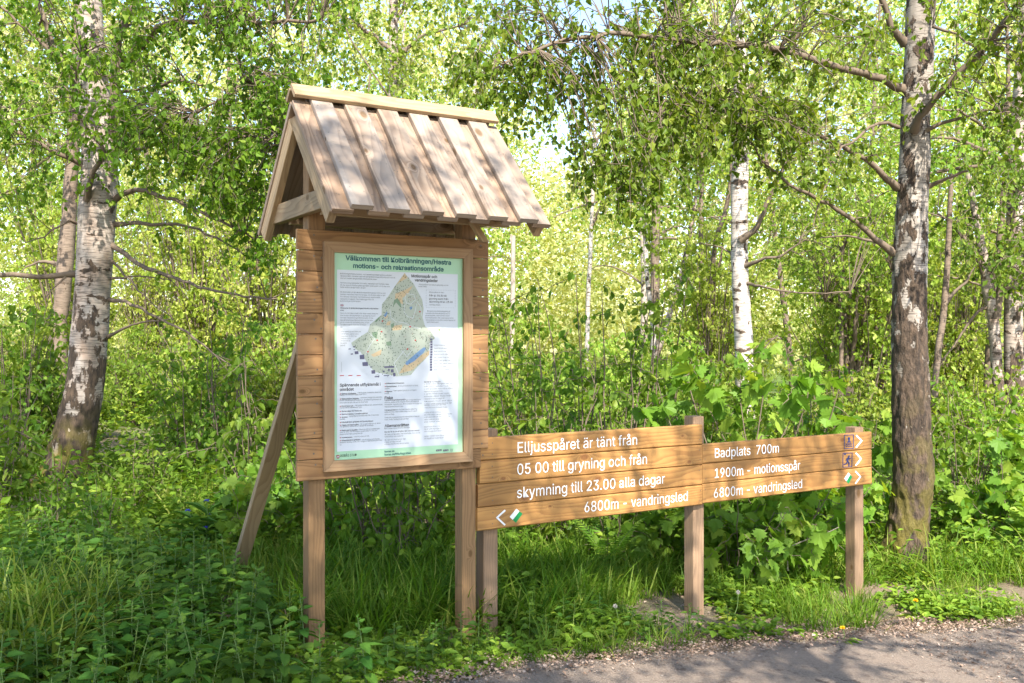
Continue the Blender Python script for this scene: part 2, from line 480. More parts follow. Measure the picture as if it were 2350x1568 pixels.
MT['map_shade'] = plain('map_pale_green', (.20, .29, .19), .4)
MT['map_house'] = plain('map_house_violet', (.12, .115, .19), .4)
MT['yellow_petal'] = plain('yellow_petal', (.80, .50, .01), .6)
MT['blue_petal'] = plain('blue_petal', (.05, .06, .50), .6)
MT['seed_down'] = plain('grey_seed_down', (.45, .42, .38), .9)
MT['screw'] = plain('dull_screw_steel', (.10, .085, .07), .4, .5)
MT['moss'] = plain('dry_moss', (.16, .13, .075), .95, .1, .5)

def ground_mat():
    m, nt, out = mat('forest_soil')
    tc = N(nt, 'ShaderNodeTexCoord').outputs['Object']
    a = noise(nt, tc, 1.2, 4.0); b_ = noise(nt, tc, 30.0, 4.0, .65); c = noise(nt, tc, 110.0, 2.0)
    col = mixc(nt, b_, (.075, .05, .032), (.22, .16, .11))
    col = mixc(nt, math_(nt, 'MULTIPLY_ADD', a, 3.0, -1.2, clamp=True), col, (.06, .075, .022))
    col = mixc(nt, math_(nt, 'MULTIPLY', c, 0.5), col, (.30, .22, .15))
    sp = N(nt, 'ShaderNodeSeparateXYZ'); nt.links.new(tc, sp.inputs[0])
    col = mixc(nt, smoothstep(nt, sp.outputs[1], 12.0, 26.0), col, (.11, .17, .03))   # mossy green floor deeper in the wood
    b = N(nt, 'ShaderNodeBsdfPrincipled'); b.inputs['Roughness'].default_value = .95
    nt.links.new(col, b.inputs['Base Color'])
    bp = N(nt, 'ShaderNodeBump'); bp.inputs['Strength'].default_value = .9; bp.inputs['Distance'].default_value = .03
    nt.links.new(b_, bp.inputs['Height']); nt.links.new(bp.outputs[0], b.inputs['Normal'])
    nt.links.new(b.outputs[0], out.inputs[0]); return m
def path_mat():
    m, nt, out = mat('worn_gravel_path')
    tc = N(nt, 'ShaderNodeTexCoord').outputs['Object']
    a = noise(nt, tc, 2.0, 4.0); b_ = noise(nt, tc, 75.0, 6.0, .8); c = noise(nt, tc, 14.0, 5.0, .7)
    b_ = math_(nt, 'MULTIPLY_ADD', b_, 2.6, -.8, clamp=True)
    col = mixc(nt, b_, (.14, .115, .095), (.50, .385, .295))
    col = mixc(nt, smoothstep(nt, c, .54, .66), col, (.13, .085, .06))
    col = mixc(nt, math_(nt, 'MULTIPLY_ADD', a, 2.0, -.8, clamp=True), col, (.44, .33, .25))
    b = N(nt, 'ShaderNodeBsdfPrincipled'); b.inputs['Roughness'].default_value = .9
    nt.links.new(col, b.inputs['Base Color'])
    bp = N(nt, 'ShaderNodeBump'); bp.inputs['Strength'].default_value = 1.0; bp.inputs['Distance'].default_value = .016
    nt.links.new(math_(nt, 'ADD', b_, c), bp.inputs['Height']); nt.links.new(bp.outputs[0], b.inputs['Normal'])
    nt.links.new(b.outputs[0], out.inputs[0]); return m

# ------------------------------------------------------------------ the setting: ground and path
def grid(name, xs, ys, zf, m):
    X, Y = np.meshgrid(xs, ys)
    V = np.stack([X, Y, zf(X, Y)], -1).reshape(-1, 3)
    nx, ny = len(xs), len(ys)
    i = (np.arange(ny-1)[:, None]*nx+np.arange(nx-1)[None]).ravel()
    F = np.stack([i, i+1, i+1+nx, i+nx], -1)
    g = Geo(); g.add(V, F, np.full(len(F), 4), smooth=True)
    o = g.build(name, m); o['kind'] = 'structure'; return o
xs = np.concatenate([np.linspace(-400, -12, 14), np.linspace(-11, 11, 120), np.linspace(12, 400, 14)])
ys = np.concatenate([np.linspace(-60, 2, 16), np.linspace(2.2, 16, 90), np.linspace(17, 60, 30), np.linspace(70, 500, 12)])
grid('ground', xs, ys, lambda X, Y: gz(X, Y)+0.012*np.sin(5.1*X+1.7*Y)*np.sin(4.3*Y), ground_mat())

edge_px = [(700, 1640), (980, 1566), (1200, 1535), (1450, 1508), (1700, 1484), (1950, 1460), (2200, 1442), (2350, 1430)]
EDGE = np.array([on_ground(*e) for e in edge_px])
d0 = unit(EDGE[0]-EDGE[2]); d1 = unit(EDGE[-1]-EDGE[-3])
EDGE = np.vstack([EDGE[0]+d0*14, EDGE, EDGE[-1]+d1*14])
def path_edge_y(x): return np.interp(x, EDGE[:, 0], EDGE[:, 1])
rng = np.random.default_rng(5)
g = Geo()
px_ = np.linspace(-14, 17, 420)
rag = 0.06*np.sin(px_*3.1)+0.05*np.sin(px_*7.7+1)+rng.normal(0, .025, len(px_))
rows = [0, .05, .15, .35, .7, 1.2, 2.0, 3.2]
V = []
for r_ in rows:
    yy = path_edge_y(px_)+rag*max(0, 1-r_)-r_
    V.append(np.stack([px_, yy, gz(px_, yy)+0.020+(-0.012 if r_ == 0 else 0.0)+0.02*min(r_, .3)], -1))
V = np.concatenate(V); nx = len(px_)
i = (np.arange(len(rows)-1)[:, None]*nx+np.arange(nx-1)[None]).ravel()
F = np.stack([i, i+nx, i+nx+1, i+1], -1)
g.add(V, F, np.full(len(F), 4), smooth=True)
po = g.build('path', path_mat()); po['kind'] = 'structure'

# ------------------------------------------------------------------ text
try:   # the plain sans serif that ships with Blender; its built-in face if that is missing
    import os
    SANS = bpy.data.fonts.load(os.path.join(bpy.utils.system_resource('DATAFILES', path='fonts'), 'Inter.woff2'))
except Exception:
    SANS = None
def text_mesh(s, bold=0.0, spacing=1.0, res=3):
    cu = bpy.data.curves.new('t', 'FONT'); cu.body = s; cu.size = 1.0
    if SANS: cu.font = SANS
    cu.size = 1.0; cu.offset = bold
    cu.resolution_u = res; cu.space_character = spacing
    o = bpy.data.objects.new('t', cu); scene.collection.objects.link(o)
    dg = bpy.context.evaluated_depsgraph_get(); dg.update()
    me = bpy.data.meshes.new_from_object(o.evaluated_get(dg))
    n = len(me.vertices); V = np.zeros(n*3); me.vertices.foreach_get('co', V); V = V.reshape(-1, 3)
    L = np.zeros(len(me.loops), int); me.loops.foreach_get('vertex_index', L)
    S = np.array([p.loop_total for p in me.polygons])
    bpy.data.objects.remove(o); bpy.data.curves.remove(cu); bpy.data.meshes.remove(me)
    return V, L, S
CAPH = text_mesh('H')[0][:, 1].max()
def put_text(g, face, s, t0, t1, h, caph, off, mi=0, bold=0.0, res=3):
    V, L, S = text_mesh(s, bold, 1.0, res)
    x0, x1 = V[:, 0].min(), V[:, 0].max()
    sx = (t1-t0)/(x1-x0); sy = caph/CAPH
    W = face.o+(t0+(V[:, 0:1]-x0)*sx)*face.u+(h+V[:, 1:2]*sy)*Z3+off*face.n
    g.add(W, L, S, mi)
def line_px(g, face, s, xl, yl, xr, caph_px, off, mi=0, bold=0.0, res=3):
    """text from pixel xl (baseline yl) to pixel xr"""
    t0, h = face.px(xl, yl, off); t1, _ = face.px(xr, yl, off)
    Y = face.p(t0, h)[1]
    put_text(g, face, s, t0, t1, h, caph_px/FPX*Y, off, mi, bold, res)
def poly_px(g, face, pts, off, mi=0):
    P = [face.p(*face.px(x, y, off), off) for x, y in pts]
    n = np.cross(P[1]-P[0], P[2]-P[0])
    a = sum((np.cross(P[i], P[(i+1) % len(P)]) for i in range(len(P))), np.zeros(3))
    if np.dot(a, face.n) < 0: P = P[::-1]
    g.poly(P, mi)
def stroke_px(g, face, pts, w, off, mi=0, closed=False):
    pts = [np.array(p, float) for p in pts]
    seq = list(zip(pts, pts[1:]+([pts[0]] if closed else [])))
    for a, b in seq[:len(pts) if closed else len(pts)-1]:
        d = (b-a)/max(1e-6, np.linalg.norm(b-a)); nn = np.array([-d[1], d[0]])*w/2; e = d*w/2
        poly_px(g, face, [a-e+nn, b+e+nn, b+e-nn, a-e-nn], off, mi)

# ------------------------------------------------------------------ notice board with its own little roof
random.seed(4)
BF = Face(-1.0258, 5.559, (0.718, 0.433))       # poster plane: t = 0 at the poster's left edge
u, n = BF.u, BF.n
base = BF.p(0.41, float(gz(-0.7, 5.8)), -.07)
board = thing('notice_board', 'tall wooden notice board with a pitched plank roof and a pale green map poster', 'notice board', base)
def bp_(geo, name, mats): return geo.build(name, mats, board, base)
PT = .098
POST_T = (-.083, .904)
for k, t in enumerate(POST_T):
    g = Geo()
    zb = float(gz(*BF.p(t, 0)[:2]))-.25
    g.plank(BF.p(t, zb, -.030-PT/2), Z3, H0+1.22-zb, u, PT, n, PT, c=.004)
    bp_(g, 'post', MT['wood_post'])
# the twelve horizontal boards behind the poster
g = Geo(); t_l, t_r = -.2068, 1.0255; top, bot = H0+.630, H0-.793
pit = (top-bot)/12
for k in range(12):
    h = top-pit*(k+.5)
    a = t_l+(random.uniform(-.002, .002)); b = t_r+random.uniform(-.004, .004)
    if k == 11: b = t_r-.055
    g.plank(BF.p(a, h, -.0145), u, b-a, Z3, pit-(.0035 if k else .003), n, .028)
for k in range(12):
    h = top-pit*(k+.5)
    for t in (POST_T[0]-.02, POST_T[0]+.026, POST_T[1]+.07):
        hh = h+random.choice((-.025, .025))+random.uniform(-.008, .008); tt = t+random.uniform(-.012, .012)
        if t > .8 and tt < .92: continue
        th = np.arange(8)*math.pi/4
        g.poly([BF.p(tt+.0055*math.cos(a), hh+.0055*math.sin(a), .0006) for a in th], 1)
bp_(g, 'board_panel', [MT['wood_board'], MT['screw']])
# mitred frame
g = Geo(); fw, ft = .060, .030
pt_, pb_ = H0+.5045, H0-.6845; pl_, pr_ = 0.0, .838
def frame_side(c0, c1, i0, i1):
    """outer corner c0->c1, inner i0->i1"""
    of, ob = ft, .0006
    O = [BF.p(*c0, of), BF.p(*c1, of), BF.p(*i1, of), BF.p(*i0, of)]; Bk = [BF.p(*c0, ob), BF.p(*c1, ob), BF.p(*i1, ob), BF.p(*i0, ob)]
    ou, ov = random.uniform(0, 30), random.uniform(0, 30)
    L = math.hypot(c1[0]-c0[0], c1[1]-c0[1])
    V = O+Bk
    faces = [[0, 1, 2, 3], [4, 7, 6, 5], [0, 4, 5, 1], [2, 6, 7, 3], [1, 5, 6, 2], [0, 3, 7, 4]]
    uvv = {0: (0, 0), 1: (L, 0), 2: (L-fw, fw), 3: (fw, fw), 4: (0, -ft), 5: (L, -ft), 6: (L-fw, fw+ft), 7: (fw, fw+ft)}
    cen = sum(V)/8.0
    for f in faces:
        P = [V[i] for i in f]
        nn = np.cross(P[1]-P[0], P[2]-P[0])
        if np.dot(nn, sum(P)/4-cen) < 0: f = f[::-1]
        g.add([V[i] for i in f], range(4), [4], 0, [(ou+uvv[i][0], ov+uvv[i][1]) for i in f])
e = .0007
frame_side((pl_-fw, pt_+fw), (pr_+fw, pt_+fw), (pl_+e, pt_), (pr_-e, pt_))
frame_side((pr_+fw, pb_-fw), (pl_-fw, pb_-fw), (pr_-e, pb_), (pl_+e, pb_))
frame_side((pl_-fw, pb_-fw+e), (pl_-fw, pt_+fw-e), (pl_, pb_+e), (pl_, pt_-e))
frame_side((pr_+fw, pt_+fw-e), (pr_+fw, pb_-fw+e), (pr_, pt_-e), (pr_, pb_+e))
bp_(g, 'frame', MT['wood_frame'])
# ---- poster
OFF = .006
g = Geo()
g.plank(BF.p(-.004, (pt_+pb_)/2, OFF-.0025), u, .846, Z3, pt_-pb_+.008, n, .004, c=.0005)
poster = bp_(g, 'poster', MT['paper_green'])
def z2(x, y): return ((800+x/4.127)/1.2, (620+y/4.127)/1.2)
def z3(x, y): return ((800+x/4.0196)/1.2, (950+y/4.0196)/1.2)
def sub(geo, name, mats):
    o = geo.build(name, mats, poster, base); return o
g = Geo()
wl, wt = BF.px(*z2(528, 506), OFF); wr, _ = BF.px(*z2(1900, 548), OFF); _, wb = BF.px(*z3(510, 1183), OFF)
g.poly([BF.p(wl, wt, OFF+.0006), BF.p(wl, wb, OFF+.0006), BF.p(wr, wb, OFF+.0006), BF.p(wr, wt, OFF+.0006)])
sub(g, 'white_field', MT['paper_white'])
o1 = OFF+.0012
g = Geo()
def L2(g, s, xl, yl, xr, cap, mi=0, bold=0., off=OFF+.0014): line_px(g, BF, s, *z2(xl, yl), z2(xr, yl)[0], cap/4.127/1.2, off, mi, bold, 2)
def L3(g, s, xl, yl, xr, cap, mi=0, bold=0., off=OFF+.0014): line_px(g, BF, s, *z3(xl, yl), z3(xr, yl)[0], cap/4.0196/1.2, off, mi, bold, 2)
L2(g, 'Välkommen till Kolbränningen/Hestra', 625, 398, 1825, 52, 0, .022)
sub(g, 'heading', MT['ink_teal']); g = Geo()
L2(g, 'motions- och rekreationsområde', 712, 486, 1742, 50, 0, .022)
sub(g, 'heading', MT['ink_teal']); g = Geo()
L3(g, 'boras.se', 1042, 1192, 1150, 22, 0, .014)
L3(g, 'boras.se/friluftsguiden', 1042, 1226, 1333, 22, 0, .014)
sub(g, 'web_address', MT['ink_teal'])
g = Geo()
L2(g, 'Motionsspår och', 1375, 593, 1666, 31, 0, .018)
L2(g, 'vandringsleder', 1412, 640, 1674, 31, 0, .018)
sub(g, 'heading', MT['ink_dark']); g = Geo()
L2(g, 'från kl. 05.30 till', 1575, 810, 1774, 20, 0, .006)
L2(g, 'gryning samt från', 1575, 846, 1793, 20, 0, .006)
L2(g, 'skymning till kl. 23.00', 1575, 880, 1843, 20, 0, .006)
sub(g, 'opening_times', MT['ink_dark']); g = Geo()
L2(g, 'Welcome to Kolbränningen/Hestra rekreation', 566, 950, 998, 16, 0, .012)
L2(g, 'area', 566, 975, 606, 14, 0, .012)
sub(g, 'heading', MT['ink_dark']); g = Geo()
L3(g, 'Spännande utflyktsmål i', 546, 462, 996, 31, 0, .018)
L3(g, 'området', 546, 510, 700, 31, 0, .018)
sub(g, 'heading', MT['ink_dark']); g = Geo()
L3(g, 'Fiske', 1042, 602, 1133, 30, 0, .018)
sub(g, 'heading', MT['ink_dark']); g = Geo()
L3(g, 'Allemansrätten', 1042, 912, 1312, 30, 0, .018)
sub(g, 'heading', MT['ink_dark']); g = Geo()
for s, y, xr in (('Byttorp idrottsplats', 549, 728), ('Byttorpssjöns badplats', 606, 756), ('Danernans ruin', 686, 694), ('Gamla vägen till Hestra by', 743, 788),
                 ('Gammal ekskog i Linnekärnsgården', 776, 855), ('Grottan', 808, 632), ('Fritidsgårdens grillplats vid Byssbybäcken', 865, 915),
                 ('Fågata vid Hestra gård', 897, 753), ('Hestra gamla byplats', 955, 742), ('Mossbergsplats', 1034, 684), ('Klingerskullens grillplats', 1066, 774)):
    L3(g, s, 566, y, xr, 15, 0, .012)
for s, y, xr in (('Klätterstenen Danernans', 434, 1258), ('Byssbybäcken', 468, 1175), ('Bågrum', 524, 1124)):
    L3(g, s, 1062, y, xr, 15, 0, .012)
for s, x, y, xr in (('I Kolbränningen/Byttorpssjön', 1042, 620, 1275), ('I Rydabybäcken', 1042, 730, 1165), ('Det här får du inte göra', 1480, 418, 1660), ('Det här får du lov att göra i den svenska naturen', 1042, 972, 1428)):
    L3(g, s, x, y, xr, 15, 0, .008)
sub(g, 'bold_print', MT['ink_dark']); g = Geo()
L3(g, 'BORÅS STAD', 553, 1242, 733, 27, 0, .0)
sub(g, 'town_name', MT['ink_dark'])
g = Geo()
body2 = [
 ('Kolbränningen/Hestra motions- och rekreationsområde består av ett stort', 567, 558, 1148), ('skogsområde i närheten ned mot sjön Kolbränningen/Byttorpssjön och ett', 567, 584, 1190),
 ('stort och vackert skogsområde omkring Rydabäcken.', 567, 610, 985), ('Här finns stora möjligheter till motion, rekreation och friluftsliv, både', 567, 663, 1118),
 ('för den som vill följa en tydligt uppmärkt vandringsled och för den som', 567, 689, 1128), ('hellre vandrar på egen hand i skogen.', 567, 713, 855),
 ('På södra sidan av sjön Kolbränningen/Byttorpssjön finns en stor', 567, 768, 1082), ('badplats med både strand och brygga, och på norra sidan av sjön', 567, 794, 1078),
 ('finns Byttorps fotbollsplan med fotbollsplaner, beachhandboll,', 567, 820, 1022), ('skatepark och lekplats. Flera fiskebryggor finns vid', 567, 846, 945), ('Kolbränningen/Byttorpssjön.', 567, 870, 800),
 ('Here you can take a walk in the deep woods along the', 567, 1008, 995), ('little brook of Byssbybäcken or go jogging around', 567, 1034, 962), ('the lake of Kolbränningen/Byttorpssjön. In the', 567, 1060, 938),
 ('lake Kolbränningen/Byttorpssjön you can also', 567, 1087, 935), ('go for a swim by the bathing area, or fish', 567, 1113, 893), ('for pike or perch from one of the jet-', 567, 1139, 865), ('ties.', 567, 1165, 592),
 ('At the sports ground there are', 567, 1217, 800), ('football fields, beaches and a', 567, 1244, 772), ('playground. In 2017 an', 567, 1270, 752), ('obstacle course', 567, 1296, 682), ('will be built by', 567, 1322, 680), ('the sports', 567, 1349, 640), ('ground.', 567, 1375, 622),
 ('Elljusspåret har belyst gångväg och är', 1462, 682, 1795), ('mycket flackt.', 1452, 704, 1550), ('Elljusspåret är tänt', 1575, 770, 1742), ('samtliga dagar.', 1575, 912, 1706),
 ('Den gröna rutan Hästmossingsleden går', 1555, 984, 1818), ('mestadels på smala skogsstigar och är', 1535, 1009, 1810), ('ganska kuperad. Leden passerar bland', 1532, 1034, 1806), ('annat Byttorpssjön, den vackra skogen kring', 1532, 1060, 1850),
 ('Byssbybäcken och de äldre betade hagarna vid', 1540, 1086, 1872), ('gamla Hestra gård.', 1548, 1110, 1685), ('Här är du nu!', 1708, 1197, 1802)]
for s, xl, y, xr in body2: L2(g, s, xl, y, xr, 15)
body3 = [
 ('– fotbollsplaner, basketplan, skateramp', 735, 538, 1005), ('lekplats. En hinderbana byggs under 2017.', 546, 562, 842), ('– sandstrand, brygga och gräsmatta.', 762, 592, 1012), ('Hundar får inte bada på badplatsen, på stället till golfplatsen på', 546, 624, 1004),
 ('norra sidan av sjön, här kan du dock bada.', 546, 648, 858), ('– Här bodde Carl Danernan, grannen till det', 700, 678, 1018), ('mycket kända orkidéhuset Tyra.', 546, 704, 790), ('– Kring Rikarevdsmarknaden från Fristad eller', 640, 796, 980), ('området.', 546, 830, 608),
 ('– här sjunger inlåt som en skatan', 760, 884, 1000), ('från gårdarna i Hestra och ut i skogen där de betade.', 546, 914, 920), ('– Hestra by nämns i skattelängder', 748, 944, 990), ('redan år 1541 men är troligtvis mycket äldre. År 1622 bor', 546, 974, 960), ('bönderna Carl, Björn och Kristen här.', 546, 998, 800),
 ('– varje fins, ramar och idé.', 690, 1024, 872), ('– här till Byttorp och Öresten,', 780, 1058, 990), ('skolarnas skolväg. Under 2017 byggs en utemöblerbacken med', 546, 1088, 1012), ('bäcken.', 546, 1114, 566),
 ('– En bra porslandsväntl i en ändig', 1180, 462, 1412), ('utsiktsplats.', 1042, 492, 1100), ('– Ingen upptäckt grensravin av Friskens i', 1128, 514, 1400), ('Borås.', 1042, 546, 1095),
 ('kan du fiska bland annat', 1280, 616, 1440), ('abborre, gädda och ål. Fiske är tillåtet alla dagar på', 1042, 644, 1420), ('med kastspö, fluga eller mete. Det finns ställen från bryggor till', 1042, 668, 1450), ('tillgänglighetsanpassad brygga.', 1042, 692, 1250),
 ('kan du fiska framför allt öring', 1170, 724, 1400), ('gädda och öring. Fisket är tillåtet mellan maj och augusti', 1042, 752, 1400), ('spinn och fluga.', 1042, 778, 1150), ('Fiskekort kan du köpa bland annat på Yrisfors, Kommun Fiske eller', 1042, 812, 1430), ('Frisör, Borås Turistbyrå eller på nätet.', 1042, 836, 1310),
 ('Den svenska naturen finns för människan.', 1042, 934, 1326), ('Gå, cykla och åka skidor utan motorfordon, även utan att', 1042, 1000, 1436), ('inverka på djur eller växters liv.', 1042, 1024, 1250), ('Gå, cykla och rida på privata vägar.', 1042, 1060, 1280), ('• Bada och fiska med båt.', 1042, 1084, 1225), ('• Plocka vilda blommor, bär och svamp.', 1042, 1108, 1312)]
rr = random.Random(3)
words = 'och som inte ett skogen gräs eld mark djur växter hänsyn tält stig natur där hus vatten nära över båt brygga hund koppel kvist träd lov städa'.split()
for k in range(24):
    y = 440+k*27.5
    if k in (11, 17, 21): continue
    nw = rr.randint(4, 7); s = ('• ' if k % 2 == 0 and k < 15 else '')+' '.join(rr.choice(words) for _ in range(nw))
    body3.append((s, 1480, y-2*(k > 8)*k*.6, 1480+rr.randint(200, 335)))
for k in range(9):
    body3.append((' '.join(rr.choice(words) for _ in range(4)), 1590, 10+k*34, 1590+rr.randint(130, 240)))
for s, xl, y, xr in body3: L3(g, s, xl, y, xr, 14)
sub(g, 'small_print', MT['ink_grey'])
# map
mats_map = [MT[k] for k in ('map_land', 'map_tan', 'map_lake', 'map_wood', 'map_shade', 'map_house', 'ink_red', 'paper_white', 'ink_grey', 'ink_dark')]
g = Geo()
outl = [z2(*p) for p in [(1297, 545), (1340, 600), (1400, 670), (1450, 760), (1497, 850), (1512, 950), (1500, 1050), (1528, 1150), (1600, 1210), (1640, 1290), (1580, 1340)]] + \
       [z3(*p) for p in [(1540, 30), (1500, 150), (1410, 240), (1330, 335), (1170, 350), (1000, 362), (905, 378), (930, 300), (850, 205), (800, 110), (690, 20)]] + \
       [z2(*p) for p in [(690, 1340), (760, 1290), (880, 1215), (905, 1130), (1035, 1020), (1040, 900), (1105, 820), (1190, 690)]]
poly_px(g, BF, outl, o1, 0)
# the industrial foot of the map
poly_px(g, BF, [z3(690, 150), z3(770, 70), z3(850, 205), z3(930, 300), z3(1170, 345), z3(1170, 362), z3(905, 385)], o1+.0002, 8 if False else 7)
for P in ([(1297, 548), (1330, 600), (1240, 650), (1200, 685)], [(1190, 780), (1300, 740), (1390, 690), (1330, 790), (1270, 830), (1280, 900), (1230, 880), (1190, 840)],
          [(1080, 1010), (1110, 1040), (1080, 1070), (1060, 1040)], [(1150, 1150), (1270, 1130), (1260, 1190), (1160, 1200)], [(1100, 1100), (1140, 1090), (1130, 1140), (1085, 1140)]):
    poly_px(g, BF, [z2(*p) for p in P], o1+.0004, 1)
for P in ([(890, 110), (1010, 50), (1000, 110), (920, 135)], [(1260, 220), (1540, 60), (1535, 110), (1350, 280), (1200, 320)]):
    poly_px(g, BF, [z3(*p) for p in P], o1+.0003, 1)
for P in ([(1175, 860), (1215, 830), (1250, 880), (1260, 940), (1235, 920), (1200, 880), (1165, 930)], [(955, 1100), (1010, 1040), (1015, 1060), (975, 1105)], [(930, 1220), (990, 1210), (985, 1290), (930, 1280)],
          [(1085, 1330), (1140, 1320), (1150, 1370), (1095, 1370)], [(1140, 1130), (1180, 1110), (1170, 1170), (1145, 1170)]):
    poly_px(g, BF, [z2(*p) for p in P], o1+.0005, 4)
poly_px(g, BF, [z3(*p) for p in [(1280, 190), (1430, 60), (1480, 25), (1500, 45), (1470, 90), (1370, 180), (1290, 225), (1270, 212)]], o1+.0006, 2)
poly_px(g, BF, [z2(*p) for p in [(1060, 1030), (1095, 980), (1105, 1005), (1080, 1050)]], o1+.0006, 2)
poly_px(g, BF, [z2(*p) for p in [(1355, 930), (1385, 925), (1380, 955), (1360, 965)]], o1+.0006, 2)
def inside(p, poly):
    c = False; x, y = p
    for i in range(len(poly)):
        (x1, y1), (x2, y2) = poly[i], poly[i-1]
        if (y1 > y) != (y2 > y) and x < (x2-x1)*(y-y1)/(y2-y1)+x1: c = not c
    return c
rr = random.Random(8); k = 0
while k < 620:
    x, y = rr.uniform(815, 1200), rr.uniform(630, 870)
    if not inside((x, y), outl): continue
    if x > 950 and y > 805 and rr.random() < .6: continue
    if x > 940 and y < 745 and rr.random() < .7: continue
    w, h = rr.uniform(.65, .95), rr.uniform(2.2, 3.3)
    poly_px(g, BF, [(x-w, y), (x, y-h), (x+w, y)], o1+.0007, 3); k += 1
for pts in ([(1320, 780), (1300, 830), (1320, 890), (1370, 900), (1420, 850), (1400, 790), (1320, 780)], [(1300, 900), (1290, 990), (1330, 1040), (1390, 1060), (1420, 970), (1430, 900)], [(1440, 870), (1480, 930), (1490, 1030)],
            [(1130, 950), (1140, 1050), (1200, 1100), (1290, 1110), (1400, 1160), (1480, 1180)], [(880, 1215), (960, 1290), (900, 1370), (850, 1480)]):
    stroke_px(g, BF, [z2(*p) for p in pts], .9, o1+.0008, 7)
for pts in ([(1240, 720), (1300, 770)], [(1000, 1200), (1090, 1250), (1040, 1310)], [(1060, 1330), (1130, 1400)]):
    stroke_px(g, BF, [z2(*p) for p in pts], .35, o1+.0009, 8)
for pts in ([(1200, 340), (1150, 200), (1260, 60)], [(1230, 60), (1290, 130), (1340, 60)], [(680, 180), (900, 375), (1340, 345)]):
    stroke_px(g, BF, [z3(*p) for p in pts], 1.0, o1+.0008, 7)
for (cx_, cy_, r_, nn_) in ((1400, 840, 70, 34), (1420, 1060, 60, 26), (1330, 1220, 70, 30), (1540, 1260, 60, 26), (1480, 900, 30, 8), (1420, 1390, 50, 12)):
    for _ in range(nn_):
        a, q = rr.uniform(0, 6.3), r_*math.sqrt(rr.random()); x, y = z2(cx_+q*math.cos(a), cy_+q*math.sin(a)); b = rr.uniform(0, 3)
        d = 1.1
        stroke_px(g, BF, [(x, y), (x+d*math.cos(b), y+d*math.sin(b))], .55, o1+.0010, rr.choice((5, 5, 6, 9)))
for (x, y, w, h) in ((640, 40, 26, 12), (665, 95, 24, 14), (690, 15, 26, 14), (710, 70, 40, 34), (695, 48, 20, 10), (765, 110, 50, 50), (795, 190, 60, 45), (895, 280, 40, 40), (1035, 235, 110, 20), (1020, 285, 20, 20), (1080, 265, 14, 30), (1110, 270, 30, 36), (930, 345, 50, 14), (1030, 335, 60, 10), (1135, 310, 24, 40), (880, 240, 20, 12), (1140, 120, 14, 5)):
    poly_px(g, BF, [z3(x, y+3), z3(x+w, y-2), z3(x+w+4, y+h-2), z3(x+3, y+h)], o1+.0010, 5)
for (x, y) in ((1045, 1092), (1035, 1212), (985, 1310), (1360, 1155), (1470, 985), (1420, 1310), (880, 1440), (1330, 1410)):
    poly_px(g, BF, [z2(x-9, y-7), z2(x+9, y-8), z2(x+9, y+7), z2(x-9, y+8)], o1+.0011, 6)
for x in (546, 640, 732):
    poly_px(g, BF, [z3(x, 337), z3(x+46, 335), z3(x+46, 343), z3(x, 346)], o1+.0004, 6)
stroke_px(g, BF, [z3(563, 190), z3(566, 305)], .4, o1+.0004, 8)
# flag of the English text, marker, dashed box, bullets
fx0, fy0, fx1, fy1 = 566, 899, 606, 924
poly_px(g, BF, [z2(fx0, fy0), z2(fx1, fy0+1), z2(fx1, fy1), z2(fx0, fy1)], o1+.0003, 5)
stroke_px(g, BF, [z2(fx0+3, fy0+3), z2(fx1-3, fy1-3)], .8, o1+.0005, 7); stroke_px(g, BF, [z2(fx0+3, fy1-3), z2(fx1-3, fy0+3)], .8, o1+.0006, 7)
stroke_px(g, BF, [z2(586, fy0+2), z2(586, fy1-2)], 1.5, o1+.0007, 7); stroke_px(g, BF, [z2(fx0+2, 911.5), z2(fx1-2, 912)], 1.5, o1+.0008, 7)
stroke_px(g, BF, [z2(586, fy0+1), z2(586, fy1-1)], .8, o1+.0009, 6); stroke_px(g, BF, [z2(fx0+1, 911.5), z2(fx1-1, 912)], .8, o1+.0010, 6)
for (ax, ay, bx, by) in ((1542, 738, 1872, 742), (1542, 938, 1872, 942), (1542, 738, 1542, 938), (1872, 742, 1872, 942)):
    kk = 12 if ax != bx else 7
    for i in range(kk):
        q0, q1 = i/kk, (i+.5)/kk
        stroke_px(g, BF, [z2(ax+(bx-ax)*q0, ay+(by-ay)*q0), z2(ax+(bx-ax)*q1, ay+(by-ay)*q1)], .35, o1+.0004, 8)
for y in (543, 600, 680, 737, 770, 802, 859, 891, 949, 1028, 1061):
    poly_px(g, BF, [(z3(552, y)[0]+1.2*math.cos(a*math.pi/3), z3(552, y)[1]+1.3*math.sin(a*math.pi/3)) for a in range(6)], o1+.0004, 6)
for y in (430, 462, 517):
    poly_px(g, BF, [(z3(1049, y)[0]+1.2*math.cos(a*math.pi/3), z3(1049, y)[1]+1.3*math.sin(a*math.pi/3)) for a in range(6)], o1+.0004, 6)
for k in range(13):   # column of small symbols in the key
    x, y = 1560-(k > 6)*4, -60+k*28
    poly_px(g, BF, [z3(x-12, y-10), z3(x+12, y-11), z3(x+11, y+10), z3(x-12, y+11)], o1+.0005, 5)
sub(g, 'map', mats_map)
g = Geo()
poly_px(g, BF, [z2(1690+11*math.cos(a*math.pi/5), 1191+12*math.sin(a*math.pi/5)) for a in range(10)] if False else [z2(1690+11*math.cos(a), 1191+12*math.sin(a)) for a in np.arange(10)*math.pi/5], o1+.0004)
sub(g, 'location_dot', plain('bright_green_dot', (.20, .52, .05), .4))
g = Geo()
poly_px(g, BF, [z3(508, 1222), z3(543, 1219), z3(543, 1250), z3(525, 1260), z3(508, 1252)], OFF+.0012, 0)
